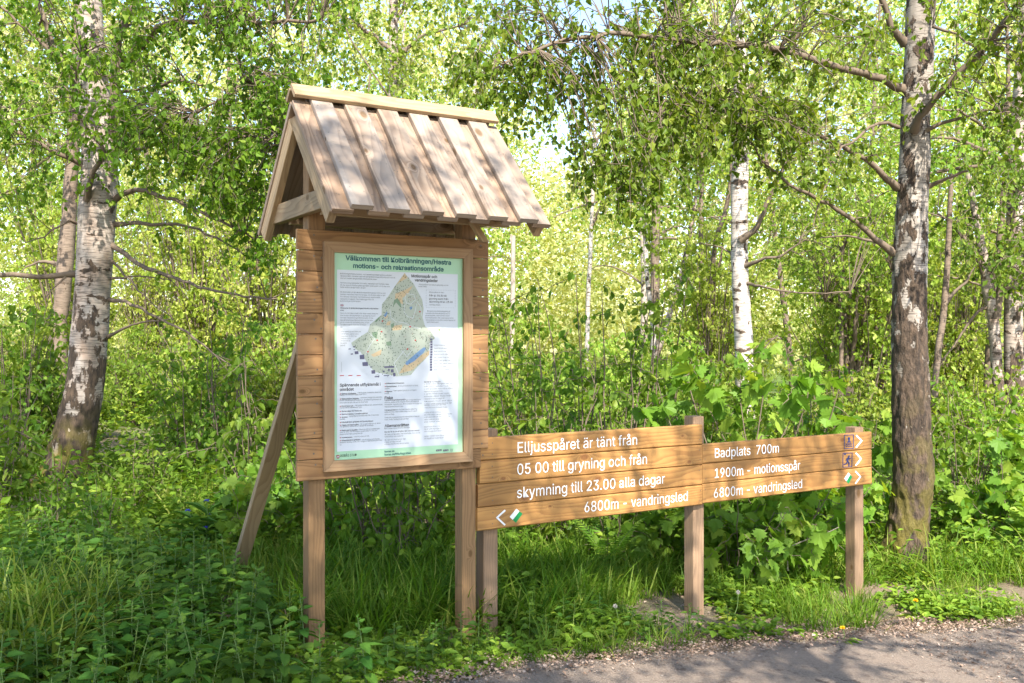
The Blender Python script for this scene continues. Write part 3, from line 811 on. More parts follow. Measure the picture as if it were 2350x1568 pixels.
stroke_px(g, BF, [z3(514, 1248), z3(518, 1232), z3(523, 1246)], .9, OFF+.0018, 1); stroke_px(g, BF, [z3(529, 1232), z3(533, 1246), z3(538, 1230)], .9, OFF+.0018, 1)
sub(g, 'town_crest', [plain('crest_red', (.30, .02, .03), .4), MT['paper_white']])
g = Geo()
for x0, x1 in ((1612, 1672), (1690, 1748), (1770, 1796)):
    if x0 < 1760: poly_px(g, BF, [z3(x0, 1160), z3(x1, 1155), z3(x1, 1174), z3(x0, 1179)], OFF+.0012, 0)
    else:
        for q in range(3): stroke_px(g, BF, [z3(x0+q*12, 1152), z3(x0+q*12, 1178)], .8, OFF+.0012, 2)
for x0, s in ((1616, 'Gävlar'), (1694, 'BUTIK')):
    L3(g, s, x0+2, 1172, x0+50, 10, 1, .01, OFF+.0018)
sub(g, 'partner_marks', [MT['ink_dark'], MT['paper_white'], MT['ink_grey']])

# ---- roof
APEX = 1.345
sl_h, sl_d = APEX-.656, .633
slope = math.hypot(sl_h, sl_d)
RB = Face(*(BF.o+BF.n*(-.09))[:2], (0.718, 0.433))
T0 = -.2147; BT = .030
for side, name in ((1, 'front_slope'), (-1, 'rear_slope')):
    dn = unit(side*n*sl_d-Z3*sl_h)            # down the slope
    nr = unit(side*n*sl_h+Z3*sl_d)            # outward
    ap = RB.p(0, H0+APEX)+nr*BT*.5
    g = Geo()
    for k in range(7):
        st = .002
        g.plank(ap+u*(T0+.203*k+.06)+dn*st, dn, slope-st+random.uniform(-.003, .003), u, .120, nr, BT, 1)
    for k in range(6):
        g.plank(ap+u*(T0+.203*k+.1615)+dn*(-.012)+nr*(BT+.001), dn, slope+.012+random.uniform(-.008, .004), u, .128+random.uniform(-.004, .004), nr, BT)
    for k in range(7):
        for q in (.06, .33, .60, .86):
            for w_ in (-.036, .036):
                for top_b in (0, 1):
                    if top_b and k == 6: continue
                    c0 = ap+u*(T0+.203*k+(.1615 if top_b else .06)+w_*(1 if top_b else .2)+random.uniform(-.004, .004))+dn*(slope*q+random.uniform(-.02, .02))+nr*(BT*(1.5 if top_b else .5)+.0016)
                    P_ = [c0+.0034*(math.cos(a)*u+math.sin(a)*dn) for a in np.arange(6)*math.pi/3]
                    g.poly(P_ if np.dot(np.cross(P_[1]-P_[0], P_[2]-P_[0]), nr) > 0 else P_[::-1], 2)
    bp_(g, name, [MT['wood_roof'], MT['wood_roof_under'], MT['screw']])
g = Geo()
for side in (1, -1):
    dn = unit(side*n*sl_d-Z3*sl_h); nr = unit(side*n*sl_h+Z3*sl_d)
    ap = RB.p(0, H0+APEX)+nr*(BT*2+.002+.0135)
    w_ = .105 if side > 0 else .080
    g.plank(ap+u*(T0-.004)+dn*(w_/2-.080 if side > 0 else w_/2-.052), u, 1.326, dn, w_, nr, .026)
bp_(g, 'ridge_cap', MT['wood_cap'])
for e_, t in enumerate((T0+.030, T0+1.308)):
    for side in (1, -1):
        dn = unit(side*n*sl_d-Z3*sl_h); nr = unit(side*n*sl_h+Z3*sl_d)
        g = Geo()
        g.plank(RB.p(t, H0+APEX)-nr*(.002+.0475)+dn*.060, dn, slope-.060-.035, nr, .095, u, .045, skew=(0.04 if True else 0, .0))
        bp_(g, 'rafter', MT['wood_cap'])
    g = Geo()
    hh = .43
    tt = t-.030 if e_ == 0 else t+.030
    tt = t
    off_t = POST_T[e_]+(-1 if e_ == 0 else 1)*(PT/2+.0225+.001)
    g.plank(RB.p(off_t, H0+.765)-n*.455, n, .455+.480, Z3, .110, u, .045)
    bp_(g, 'tie_beam', MT['wood_cap'])
for d_ in (.27, -.27):
    g = Geo(); g.plank(RB.p(POST_T[0]+PT/2+.001-.10, H0+.735)+n*d_, u, 1.19, Z3, .085, n, .045); bp_(g, 'eave_beam', MT['wood_cap'])
g = Geo(); g.plank(RB.p(.78, H0+.70)+n*.33, unit(u*.6-Z3*.8), .14, u, .05, n, .03)
bp_(g, 'corner_brace', MT['wood_cap'])
# ---- leaning strut behind the left post
g = Geo()
foot = on_ground(537, 1322); foot[2] -= .06
headp = BF.p(POST_T[0], H0+.10, -.030-PT-.02)
ax_ = unit(headp-foot)
g.plank(foot, ax_, np.linalg.norm(headp-foot), u, .095, unit(np.cross(ax_, u)), .048, c=.003)
bp_(g, 'strut', MT['wood_cap'])

# ------------------------------------------------------------------ direction sign on three posts
SF = Face(-.207, 6.07, (0.8526, 0.5226))
sb = SF.p(1.86, float(gz(1.4, 7.0)), -.1)
sign = thing('direction_sign', 'long low trail sign of amber planks with white lettering on three posts', 'sign', sb)
sp_ = lambda geo, name, m, par=None: geo.build(name, m, par or sign, sb)
for (s0, s1, top_) in ((.06, .165, H0-.562), (1.815, 1.92, H0-.553), (3.575, 3.68, H0-.715)):
    g = Geo(); p = SF.p((s0+s1)/2, 0); zb = float(gz(p[0], p[1]))-.3
    g.plank(SF.p((s0+s1)/2, zb, -.046-.05), Z3, top_-zb, SF.u, s1-s0, SF.n, .10, c=.004)
    sp_(g, 'post', MT['wood_grey'])
TOPL, PW = H0-.607, .1462
def sign_screws(g, cols):
    for s_, kk, hh0 in cols:
        for k in range(kk):
            for q in (-.035, .035):
                tt, hh = s_+random.uniform(-.006, .006), TOPL-hh0-PW*(k+.5)+q
                g.poly([SF.p(tt+.004*math.cos(a), hh+.004*math.sin(a), .0005) for a in np.arange(8)*math.pi/4], 1)
g = Geo()
for k in range(4):
    a = (.0, -.004, -.018, -.022)[k]+.012
    g.plank(SF.p(a, TOPL-PW*(k+.5), -.0225), SF.u, 1.861-a, Z3, PW-.003, SF.n, .044, c=.007)
sign_screws(g, ((.10, 4, 0), (1.835, 4, 0)))
panel_l = sp_(g, 'sign_panel', [MT['wood_sign'], MT['screw']])
g = Geo()
for k in range(3):
    g.plank(SF.p(1.8635, TOPL-.143-PW*(k+.5)*.99, -.0225), SF.u, 3.722-1.8635, Z3, PW*.99-.003, SF.n, .044, c=.007)
sign_screws(g, ((1.89, 3, .143), (3.62, 3, .143)))
panel_r = sp_(g, 'sign_panel', [MT['wood_sign'], MT['screw']])
panel_r['label'] = 'shorter right hand panel of three planks with arrows'
panel_l['label'] = 'taller four plank panel beside the notice board'
def y4(x, y): return (1066.7+.24113*x, 941.7+.24113*y)
def y5(x, y): return (1550+.21988*x, 916.7+.21988*y)
o2 = .0016
g = Geo()
CH = .0685
def sl(panel, s, a, b):
    g = Geo()
    t0, h = SF.px(*a, o2); t1, _ = SF.px(b, a[1], o2)
    put_text(g, SF, s, t0, t1, h, CH, o2, 0, 0.0, 4)
    sp_(g, 'lettering', MT['white_paint'], panel)
sl(panel_l, 'Elljusspåret är tänt från', y4(503, 407), y4(1640, 0)[0])
sl(panel_l, '05 00 till gryning och från', y4(500, 614), y4(1733, 0)[0])
sl(panel_l, 'skymning till 23.00 alla dagar', y4(497, 836), y4(1903, 0)[0])
sl(panel_l, '6800m - vandringsled', y4(1140, 972), y4(2122, 0)[0])
g = Geo()
stroke_px(g, SF, [y4(378, 957), y4(307, 1022), y4(377, 1088)], 4.0, o2)
sp_(g, 'arrow', MT['white_paint'], panel_l)
def lozenge(top, right, bot_, left, panel):
    A, B, C, D = (np.array(p) for p in (top, right, bot_, left))
    m1, m2 = (A+B)/2, (C+D)/2
    g = Geo(); poly_px(g, SF, [A, m1, m2, D], o2, 0); poly_px(g, SF, [m1, B, C, m2], o2, 1)
    sp_(g, 'trail_mark', [MT['white_paint'], MT['green_paint']], panel)
lozenge(y4(490, 937), y4(550, 985), y4(486, 1072), y4(427, 1015), panel_l)
g = Geo()
sl(panel_r, 'Badplats  700m', y5(413, 611), y5(1080, 0)[0])
sl(panel_r, '1900m - motionsspår', y5(412, 821), y5(1302, 0)[0])
sl(panel_r, '6800m - vandringsled', y5(402, 1029), y5(1322, 0)[0])
for P in ([(1893, 380), (1944, 432), (1890, 498)], [(1888, 565), (1939, 620), (1886, 685)], [(1884, 755), (1932, 808), (1882, 875)]):
    g = Geo(); stroke_px(g, SF, [y5(*p) for p in P], 3.2, o2); sp_(g, 'arrow', MT['white_paint'], panel_r)
lozenge(y5(1805, 763), y5(1846, 810), y5(1808, 882), y5(1762, 828), panel_r)
g = Geo()
stroke_px(g, SF, [y5(*p) for p in [(1764, 374), (1860, 370), (1857, 513), (1763, 517)]], 1.5, o2, closed=True)
poly_px(g, SF, [y5(1812+13*math.cos(a), 410+15*math.sin(a)) for a in np.arange(12)*math.pi/6], o2+.0004)
poly_px(g, SF, [y5(*p) for p in [(1806, 420), (1818, 420), (1822, 436), (1832, 442), (1832, 450), (1794, 452), (1793, 444), (1803, 437)]], o2)
for y in (466, 482, 496)[:2] if False else (467, 488):
    stroke_px(g, SF, [y5(1780+8.5*i, y-i*.3+(4 if i % 2 else -3)) for i in range(8)], 1.7, o2+.0004)
sp_(g, 'bathing_symbol', MT['blue_paint'], panel_r)
g = Geo()
stroke_px(g, SF, [y5(*p) for p in [(1750, 562), (1846, 559), (1841, 703), (1748, 708)]], 1.5, o2, closed=True)
poly_px(g, SF, [y5(1814+8*math.cos(a), 592+9*math.sin(a)) for a in np.arange(10)*math.pi/5], o2+.0004)
poly_px(g, SF, [y5(1771+11*math.cos(a), 573+8*math.sin(a)) for a in np.arange(10)*math.pi/5], o2+.0004)
stroke_px(g, SF, [y5(1808, 606), y5(1797, 645)], 3.4, o2+.0006)
stroke_px(g, SF, [y5(1797, 645), y5(1788, 668), y5(1762, 680)], 2.4, o2+.0010)
stroke_px(g, SF, [y5(1800, 645), y5(1812, 665), y5(1812, 692)], 2.4, o2+.0014)
stroke_px(g, SF, [y5(1808, 608), y5(1820, 624), y5(1832, 610)], 1.7, o2+.0018)
stroke_px(g, SF, [y5(1805, 608), y5(1788, 622), y5(1783, 638)], 1.7, o2+.0022)
sp_(g, 'runner_symbol', MT['blue_paint'], panel_r)

# ------------------------------------------------------------------ trees
def hang(rng, P0, n_leaf, length, droop=1.0, spread=1.0, size=.05, bias=None):
    """one leafy twig from each start point: returns twig polylines and leaf arrays"""
    m = len(P0)
    a = rng.uniform(0, 2*math.pi, m)
    D = np.stack([np.cos(a)*spread, np.sin(a)*spread, rng.uniform(-.6, .5, m)], -1)
    if bias is not None: D = D+bias
    D = unit(D)
    L = length*rng.uniform(.5, 1.2, m)
    K = 7
    t = np.linspace(0, 1, K)
    pts = P0[:, None]+L[:, None, None]*(D[:, None]*t[None, :, None]*(1-.35*droop*t[None, :, None]))
    pts[..., 2] -= (L[:, None]*droop*.75*t[None]**1.7)
    pts[:, 1:] += rng.normal(0, .012, (m, K-1, 3))
    # leaves
    q = rng.uniform(.08, 1, (m, n_leaf))*(K-1)
    i = np.clip(q.astype(int), 0, K-2); f = (q-i)[..., None]
    idx = np.arange(m)[:, None]
    P = pts[idx, i]*(1-f)+pts[idx, i+1]*f
    P = P.reshape(-1, 3); nn = len(P)
    ld = rng.normal(0, .55, (nn, 3)); ld[:, 2] -= .75
    nr = rng.normal(0, 1, (nn, 3)); nr[:, 2] += .4; nr[:, 1] -= .9
    P = P+rng.normal(0, .018, (nn, 3))
    S = size*rng.uniform(.5, 1.35, nn)
    tw = np.repeat(rng.uniform(-.25, .25, m), n_leaf)
    tint = np.clip(rng.normal(.48, .22, nn)+tw, 0, 1)
    return pts, P, ld, nr, S, tint

def region_pts(rng, poly, Z, n_, keep=None):
    """random points whose picture lies inside poly (px), depth in Z"""
    out = []
    xs_ = [p[0] for p in poly]; ys_ = [p[1] for p in poly]
    ph = rng.uniform(0, 6, 6)
    while len(out) < n_:
        x, y = rng.uniform(min(xs_), max(xs_)), rng.uniform(min(ys_), max(ys_))
        if not inside((x, y), poly): continue
        w = math.sin(x*.021+ph[0]+1.5*math.sin(y*.013+ph[1]))+math.sin(y*.026+ph[2]+1.2*math.sin(x*.017+ph[3]))
        if keep is not None and w < keep and rng.random() < .8: continue
        Y = rng.uniform(*Z)
        out.append(at(x, y, Y))
    return np.array(out)

def hand_tree(name, label, cat, bark, trunk_px, Y0, branches, regions, leaf, tpl=TPL_BIRCH, size=.05, seed=1, group=None, n=18, wob=.05, extra=(), twig_r=.0035, plates=None):
    """trunk_px: (x, y, width px) from foot to top at depth Y0; branches: (pts px with dY, r0 m, r1 m, leafy twigs per m, twig length)"""
    rng = np.random.default_rng(seed)
    x0, y0, _ = trunk_px[0]
    p0 = at(x0, y0, Y0); zg = float(gz(p0[0], p0[1]))
    root = thing(name, label, cat, (p0[0], p0[1], zg), group)
    org = np.array([p0[0], p0[1], zg])
    P = np.array([at(x, y, Y0) for x, y, w in trunk_px]); W = np.array([w for *_, w in trunk_px])/FPX*Y0/2
    P = np.vstack([P[0]*[1, 1, 0]+[0, 0, zg-.3], P]) if P[0][2] > zg-.25 else P
    if len(P) > len(W): W = np.concatenate([[W[0]*1.08], W])
    m = int(max(14, np.linalg.norm(np.diff(P, axis=0), axis=1).sum()*7))
    cp = smooth_path(P, m); cw = smooth_path(np.stack([W, W, W], -1), m)[:, 0]
    if wob: cp = cp+np.cumsum(rng.normal(0, .003, cp.shape)*[1, 1, 0], 0)
    g = Geo()
    if plates:
        from mathutils import noise as mn
        mm_ = int(np.linalg.norm(np.diff(cp, axis=0), axis=1).sum()*48)
        g.tube(smooth_path(cp, mm_), smooth_path(np.stack([cw]*3, -1), mm_)[:, 0], 64, 0, 0)
        Vt = g.V[0]; ctr = np.repeat(smooth_path(cp, mm_), 64, 0); rad_ = unit(Vt-ctr)
        zz = Vt[:, 2]-zg
        fall = np.clip((plates[1]-zz)/plates[1], .12, 1)
        dsp = np.array([1-2.4*abs(mn.noise((x*17, y*17, z*4.2)))+.7*mn.noise((x*45, y*45, z*16)) for x, y, z in (Vt-org)])
        th_ = np.tile(np.arange(64)*2*math.pi/64, mm_)
        flare = np.exp(-np.clip(zz, 0, None)/.22)*(.5+.5*np.sin(5*th_+1.3))*.07
        low = np.array([mn.noise((x*3, y*3, z*1.6)) for x, y, z in (Vt-org)])*.014
        g.V[0] = Vt+rad_*(plates[0]*dsp*fall+flare+low)[:, None]
    else:
        g.tube(cp, cw, n, 0, wob, rng)
    lg = Geo(); starts = []
    allp = []
    for (pts, r0, r1, dens, tl) in branches:
        bp3 = np.array([at(p[0], p[1], Y0+(p[2] if len(p) > 2 else 0)) for p in pts])
        ln = np.linalg.norm(np.diff(bp3, axis=0), axis=1).sum()
        k = int(max(8, ln*9)); c = smooth_path(bp3, k)
        c[2:] += rng.normal(0, .010, (k-2, 3))
        g.tube(c, np.linspace(r0, r1, k)*(1+.5*np.exp(-np.arange(k)/1.5)), 7, 1, .04, rng)
        allp.append(c)
        # bare forking side twigs
        for _ in range(int(ln*2.2)):
            i = rng.integers(max(1, k//5), k); d = unit(rng.normal(0, 1, 3)+unit(c[min(i+1, k-1)]-c[i-1])*1.3+[0, 0, -.2])
            l = rng.uniform(.2, .6); tt = np.linspace(0, 1, 6)[:, None]
            q = c[i]+d*l*tt+rng.normal(0, .02, (6, 3))*tt; g.tube(q, np.linspace(max(.002, r1*.8), .0015, 6), 4, 1)
        if dens > 0:
            idx = rng.integers(k//4, k, int(dens*ln)); starts.append((c[idx]+rng.normal(0, .05, (len(idx), 3)), tl))
    allp = np.concatenate(allp) if allp else cp
    for (poly, Z, cnt, tl, keep) in regions:
        starts.append((region_pts(rng, poly, Z, cnt, keep), tl))
    for (x, y0_, y1_, dz) in extra:      # long hanging strands
        A = at(x, y0_, Y0+dz); B = at(x+rng.uniform(-12, 12), y1_, Y0+dz+rng.normal(0, .05)); L = np.linalg.norm(A-B)
        k = max(6, int(L*12)); c = A+(B-A)*np.linspace(0, 1, k)[:, None]+np.cumsum(rng.normal(0, .008, (k, 3)), 0)
        g.tube(c, np.linspace(.003, .0012, k), 3, 1, cap=False)
        m_ = int(L*52); q = rng.uniform(0, k-1.001, m_); i_ = q.astype(int); f_ = (q-i_)[:, None]
        PP = c[i_]*(1-f_)+c[i_+1]*f_+rng.normal(0, .028, (m_, 3)); DD = rng.normal(0, .5, (m_, 3)); DD[:, 2] -= .8
        NN = rng.normal(0, .8, (m_, 3)); NN[:, 1] -= .9
        lg.leaves(PP, DD, NN, size*rng.uniform(.7, 1.25, m_), tpl, 0, np.clip(rng.normal(.35, .2, m_), 0, 1))
    for (S0, tl) in starts:
        if not len(S0): continue
        pts, LP, LD, LN, LS, LT = hang(rng, S0, 15, tl, 1.0, 1.0, size)
        lg.leaves(LP, LD, LN, LS, tpl, 0, LT)
        for tw in pts:
            g.tube(tw, np.linspace(twig_r, twig_r*.4, len(tw)), 3, 1, cap=False)
            # join it to the nearest limb
            dd = np.linalg.norm(allp-tw[0], axis=1); j = dd.argmin()
            if .03 < dd[j] < 1.6 and rng.random() < .55:
                mid = (allp[j]+tw[0])/2+[0, 0, .12*dd[j]]+rng.normal(0, .04, 3)
                g.tube(smooth_path([allp[j], mid, tw[0]], 7), np.linspace(twig_r*1.8, twig_r, 7), 4, 1, cap=False)
    g.build('trunk', [bark, MT['twig']], root, org)
    if lg.nv: lg.build('crown', leaf, root, org)
    return root

# the big pale birch on the left
hand_tree('birch_tree', 'stout pale birch with a moss covered foot, left of the notice board', 'tree', MT['bark_pale'],
    [(128, 1165, 175), (140, 1128, 140), (152, 1085, 112), (165, 1030, 98), (178, 970, 88), (193, 893, 81), (206, 744, 78), (216, 595, 78), (225, 446, 80), (226, 357, 76), (215, 223, 68), (206, 74, 58), (203, -60, 52), (196, -400, 38), (190, -900, 14)], 10.2,
    [([(250, 350), (262, 250, -.1), (268, 110, -.2), (300, 30, -.2), (335, -80, -.2)], .055, .03, 6, .5),
     ([(190, 375), (120, 345, -.2), (0, 285, -.3), (-90, 270, -.4)], .028, .014, 5, .6),
     ([(180, 628), (120, 632, -.1), (0, 631, -.3), (-60, 634, -.3)], .030, .022, 0, .5),
     ([(215, 290), (170, 190, -.2), (125, 105, -.3), (95, 20, -.3), (80, -80, -.3)], .035, .018, 6, .6),
     ([(150, 150, -.25), (70, 75, -.3), (0, 15, -.4)], .022, .012, 4, .6),
     ([(258, 462), (300, 440, -.2), (350, 442, -.4), (430, 475, -.6), (500, 505, -.8), (590, 550, -.9)], .030, .010, 2.5, .4),
     ([(258, 515), (330, 516, -.1), (420, 517, -.2), (490, 545, -.3), (570, 590, -.3)], .022, .008, 1.5, .35),
     ([(252, 560), (330, 612, -.3), (430, 648, -.5), (520, 672, -.7), (640, 690, -.8)], .024, .009, .8, .3),
     ([(250, 688), (300, 700, -.2), (370, 735, -.4), (450, 780, -.6), (530, 842, -.7)], .020, .007, .6, .3),
     ([(245, 775), (290, 752, -.2), (340, 738, -.3), (390, 728, -.4)], .015, .005, 0, .3),
     ([(258, 600), (300, 640, -.2), (340, 690, -.3), (400, 735, -.3)], .012, .004, 0, .3),
     ([(250, 640), (310, 635, -.1), (400, 645, -.2)], .012, .004, 0, .3),
     ([(285, 150), (330, 100, -.3), (370, 62, -.5), (430, 50, -.8), (560, 52, -1.1), (740, 45, -1.4)], .045, .014, 9, .6),
     ([(262, 330), (330, 235, -.5), (380, 190, -.7), (470, 195, -1.0)], .025, .010, 8, .55),
     ([(200, 460, -.18), (208, 400, -.35), (240, 352, -.5), (190, 285, -.7), (172, 215, -.8), (190, 130, -.9)], .030, .008, 7, .45),
     ([(250, 352, -.5), (320, 318, -.8), (400, 285, -1.0), (480, 240, -1.2), (560, 190, -1.3)], .024, .008, 10, .55),
     ([(255, 355, -.3), (350, 330, -.6), (450, 320, -.9), (560, 310, -1.1), (650, 330, -1.2)], .022, .007, 11, .6),
     ([(182, 515), (150, 508, -.2), (105, 540, -.3), (60, 560, -.4)], .014, .005, 1, .3)],
    [([(230, 230), (420, 180), (620, 120), (740, 150), (700, 330), (620, 470), (480, 430), (380, 300), (260, 330)], (8.4, 9.4), 330, .5, -.3),
     ([(380, -120), (760, -120), (760, 150), (560, 140), (420, 60)], (8.6, 10), 190, .55, -.2),
     ([(-80, -120), (190, -120), (170, 200), (120, 420), (-80, 480)], (9.2, 11), 230, .5, -.1),
     ([(500, 420), (660, 330), (680, 500), (590, 590), (520, 520)], (8.8, 9.6), 60, .4, None),
     ([(150, -60), (340, -60), (340, 300), (160, 300)], (8.7, 9.9), 70, .45, -.2),
     ([(-500, -1150), (1150, -1150), (1150, -160), (-500, -160)], (5.6, 11.0), 720, .8, None)],
    MT['birch_leaf'], size=.060, seed=11, plates=(.009, 2.6))

# the furrowed birch on the right
hand_tree('birch_tree', 'dark furrowed birch with patchy white bark, right of the trail sign', 'tree', MT['bark_rough'],
    [(2058, 1345, 128), (2064, 1318, 104), (2075, 1280, 90), (2090, 1180, 82), (2096, 1084, 82), (2090, 903, 78), (2086, 723, 73), (2090, 542, 69), (2096, 361, 66), (2100, 181, 64), (2105, 0, 62), (2110, -200, 58), (2120, -700, 32), (2125, -1100, 12)], 9.1,
    [([(2075, 208), (2030, 185, -.2), (1960, 165, -.4), (1800, 120, -.7), (1680, 100, -.9), (1550, 93, -1.1), (1400, 76, -1.3), (1250, 108, -1.5), (1160, 138, -1.6)], .038, .011, 7, .6),
     ([(2060, 432), (2010, 385, -.2), (1940, 340, -.3), (1850, 295, -.5), (1760, 262, -.6), (1660, 238, -.7), (1560, 232, -.8)], .030, .008, 7, .6),
     ([(2050, 582), (1990, 530, -.2), (1930, 485, -.3), (1870, 455, -.4), (1800, 415, -.5), (1745, 360, -.5), (1700, 295, -.6)], .026, .007, 3, .4),
     ([(2052, 575), (2000, 552, .1), (1950, 545, .2), (1870, 543, .3)], .016, .007, 0, .3),
     ([(2078, 100), (2045, 60, -.1), (2015, -20, -.2), (1960, -150, -.3)], .034, .022, 4, .5),
     ([(2098, 300, -.13), (2120, 255, -.3), (2200, 172, -.5), (2275, 95, -.7), (2350, -5, -.9), (2420, -120, -1)], .034, .018, 6, .6),
     ([(2118, 302, -.1), (2170, 282, -.2), (2230, 266, -.3), (2275, 252, -.4)], .019, .008, 2, .4),
     ([(2125, 432, -.05), (2170, 410, -.2), (2222, 392, -.3)], .018, .010, 0, .3),
     ([(2062, 292), (2020, 284, -.2), (1960, 318, -.4), (1915, 370, -.5), (1885, 440, -.6), (1870, 520, -.6)], .016, .005, 1.5, .3),
     ([(2140, 60, -.2), (2200, 85, -.3), (2260, 125, -.4), (2285, 130, -.5)], .012, .005, 2, .3)],
    [([(1080, -120), (1500, -120), (2060, -120), (2060, 150), (1900, 210), (1600, 170), (1450, 150), (1180, 190)], (7.4, 9.0), 250, .55, -.2),
     ([(1080, 100), (1240, 120), (1420, 120), (1500, 200), (1480, 260), (1330, 190), (1230, 230), (1080, 250)], (7.2, 8.0), 70, .5, None),
     ([(1280, 300), (1420, 330), (1420, 370), (1320, 400)], (7.3, 7.8), 9, .35, None),
     ([(1380, 280), (1520, 250), (1530, 420), (1390, 440)], (7.3, 7.9), 30, .6, None),
     ([(1500, 170), (1900, 230), (1880, 330), (1650, 300), (1500, 280)], (7.6, 8.8), 120, .5, None),
     ([(2150, -100), (2450, -100), (2450, 330), (2250, 300), (2160, 130)], (7.6, 8.8), 110, .45, -.2),
     ([(1150, -1150), (3000, -1150), (3000, -160), (1150, -160)], (5.6, 10.5), 230, .8, None)],
    MT['birch_leaf'], size=.060, seed=23, plates=(.017, 5.0),
    extra=[(1419, 300, 535, -1.4), (1405, 330, 520, -1.5), (1432, 360, 500, -1.4), (1480, 250, 560, -1.3), (1470, 330, 600, -1.3), (1494, 320, 590, -1.2), (1505, 300, 470, -1.2), (1324, 280, 440, -1.5), (1312, 250, 400, -1.5),
           (1335, 290, 380, -1.5), (1273, 300, 360, -1.6), (1191, 130, 275, -1.6), (1205, 140, 250, -1.6), (1154, 150, 320, -1.6), (1140, 150, 240, -1.6), (1230, 120, 230, -1.5), (1262, 110, 215, -1.4), (1290, 100, 240, -1.4),
           (1345, 90, 230, -1.3), (1380, 90, 260, -1.3), (1440, 90, 280, -1.2), (1540, 95, 380, -1.1), (1575, 230, 430, -.8), (1600, 235, 400, -.7), (1640, 240, 380, -.7), (1560, 240, 470, -.8), (1390, 300, 470, -1.5), (1455, 90, 400, -1.2),
           (1690, 260, 400, -.6), (1740, 270, 420, -.5), (1800, 290, 440, -.5), (1850, 300, 430, -.4)], wob=.07, n=22)

# slender birch standing behind the trail sign
hand_tree('birch_tree', 'straight white birch with black rings behind the trail sign', 'tree', MT['bark_white'],
    [(1716, 1020, 46), (1713, 890, 42), (1708, 760, 40), (1703, 650, 40), (1702, 500, 39), (1705, 300, 36), (1700, 100, 31), (1690, -100, 26), (1690, -600, 12)], 15.0,
    [([(1700, 552, -.14), (1734, 523, -.3), (1752, 485, -.4), (1778, 430, -.5), (1800, 380, -.5), (1812, 330, -.5)], .045, .02, 2, .5),
     ([(1712, 610, -.1), (1745, 598, -.3), (1790, 590, -.5), (1830, 560, -.6)], .03, .012, 0, .4),
     ([(1715, 650, -.1), (1760, 660, -.3), (1840, 672, -.5), (1950, 670, -.6)], .02, .008, 0, .4),
     ([(1690, 600), (1660, 570, .2), (1620, 560, .3)], .02, .008, 2, .4),
     ([(1700, 520), (1650, 500), (1600, 505)], .016, .006, 2, .4),
     ([(1705, 240), (1760, 140, .3), (1840, 60, .5)], .04, .015, 8, .7), ([(1700, 180), (1640, 90, -.3), (1560, 30, -.4)], .04, .015, 8, .7)],
    [([(1480, -150), (2080, -150), (2080, 330), (1900, 420), (1760, 360), (1560, 330), (1480, 160)], (13, 17), 400, .75, .1),
     ([(1760, 330), (2050, 330), (2050, 560), (1830, 560)], (14, 18), 130, .6, .1),
     ([(1400, -700), (2200, -700), (2200, -150), (1400, -150)], (12, 18), 250, .9, None)],
    MT['bush_leaf'], TPL_QUAD, .075, 31, n=12, wob=.04)
# trunk seen above the ridge
hand_tree('birch_tree', 'leafy birch whose thin stem rises directly behind the board roof', 'tree', MT['bark_pale'],
    [(905, 1000, 40), (905, 500, 32), (903, 190, 24), (900, -100, 18), (895, -500, 8)], 16.5,
    [([(903, 150), (960, 90), (1050, 60)], .04, .015, 8, .7), ([(903, 120), (830, 60), (760, 30)], .04, .015, 8, .7), ([(903, 60), (950, -20), (1060, -60)], .03, .012, 8, .7)],
    [([(640, -150), (1300, -150), (1260, 120), (1100, 230), (880, 190), (680, 180)], (12.5, 18), 420, .75, -.1),
     ([(560, -700), (1350, -700), (1300, -150), (640, -150)], (12, 19), 250, .9, None)],
    MT['bush_leaf'], TPL_QUAD, .075, 37, n=10, wob=.04)

def slim(label, pts, Y, bark, seed, cat='tree', crown=(), branches=(), name='slender_tree', leaf='bush_leaf', group=None):
    return hand_tree(name, label, cat, bark, pts, Y, list(branches), list(crown), MT[leaf], TPL_QUAD, .085, seed, group, n=9, wob=.05, twig_r=.005)
slim('thin white birch in the bright clearing right of the roof', [(1343, 900, 12), (1347, 812, 11), (1350, 680, 10), (1355, 598, 10), (1362, 430, 9), (1366, 280, 7), (1366, 120, 4)], 26, MT['bark_white'], 41, name='birch_tree',
     branches=[([(1358, 520), (1375, 480), (1400, 440)], .04, .015, 3, .7), ([(1352, 470), (1330, 430), (1318, 400)], .03, .01, 3, .7), ([(1364, 330), (1400, 280), (1420, 240)], .03, .01, 5, .7)],
     crown=[([(1200, 150), (1480, 150), (1470, 420), (1380, 500), (1260, 470)], (24, 29), 150, .8, -.1)], leaf='far_leaf')
slim('pale leaning birch stem behind the left half of the trail sign', [(1497, 900, 15), (1500, 840, 14), (1513, 796, 14), (1533, 730, 13), (1556, 658, 12), (1573, 592, 11), (1592, 483, 9), (1610, 350, 6)], 21, MT['bark_pale'], 42, name='birch_tree',
     crown=[([(1480, 250), (1700, 250), (1700, 480), (1560, 560), (1500, 450)], (19, 23), 120, .8, .2)])
slim('mottled birch standing close left of the leaning birch', [(1490, 920, 13), (1500, 783, 12), (1492, 704, 11), (1484, 631, 11), (1480, 540, 10), (1474, 380, 7), (1470, 200, 4)], 22.5, MT['bark_white'], 43, name='birch_tree',
     crown=[([(1380, 200), (1560, 200), (1560, 470), (1420, 480)], (20, 25), 110, .8, .1)])
slim('grey trunk first to the left of the straight white birch', [(1585, 900, 15), (1589, 859, 14), (1602, 730, 13), (1609, 631, 12), (1612, 467, 11), (1614, 300, 8)], 20, MT['bark_grey'], 44,
     branches=[([(1606, 690), (1580, 640), (1566, 600)], .03, .012, 2, .5)], crown=[([(1540, 150), (1720, 150), (1700, 420), (1570, 420)], (18, 22), 90, .8, .1)])
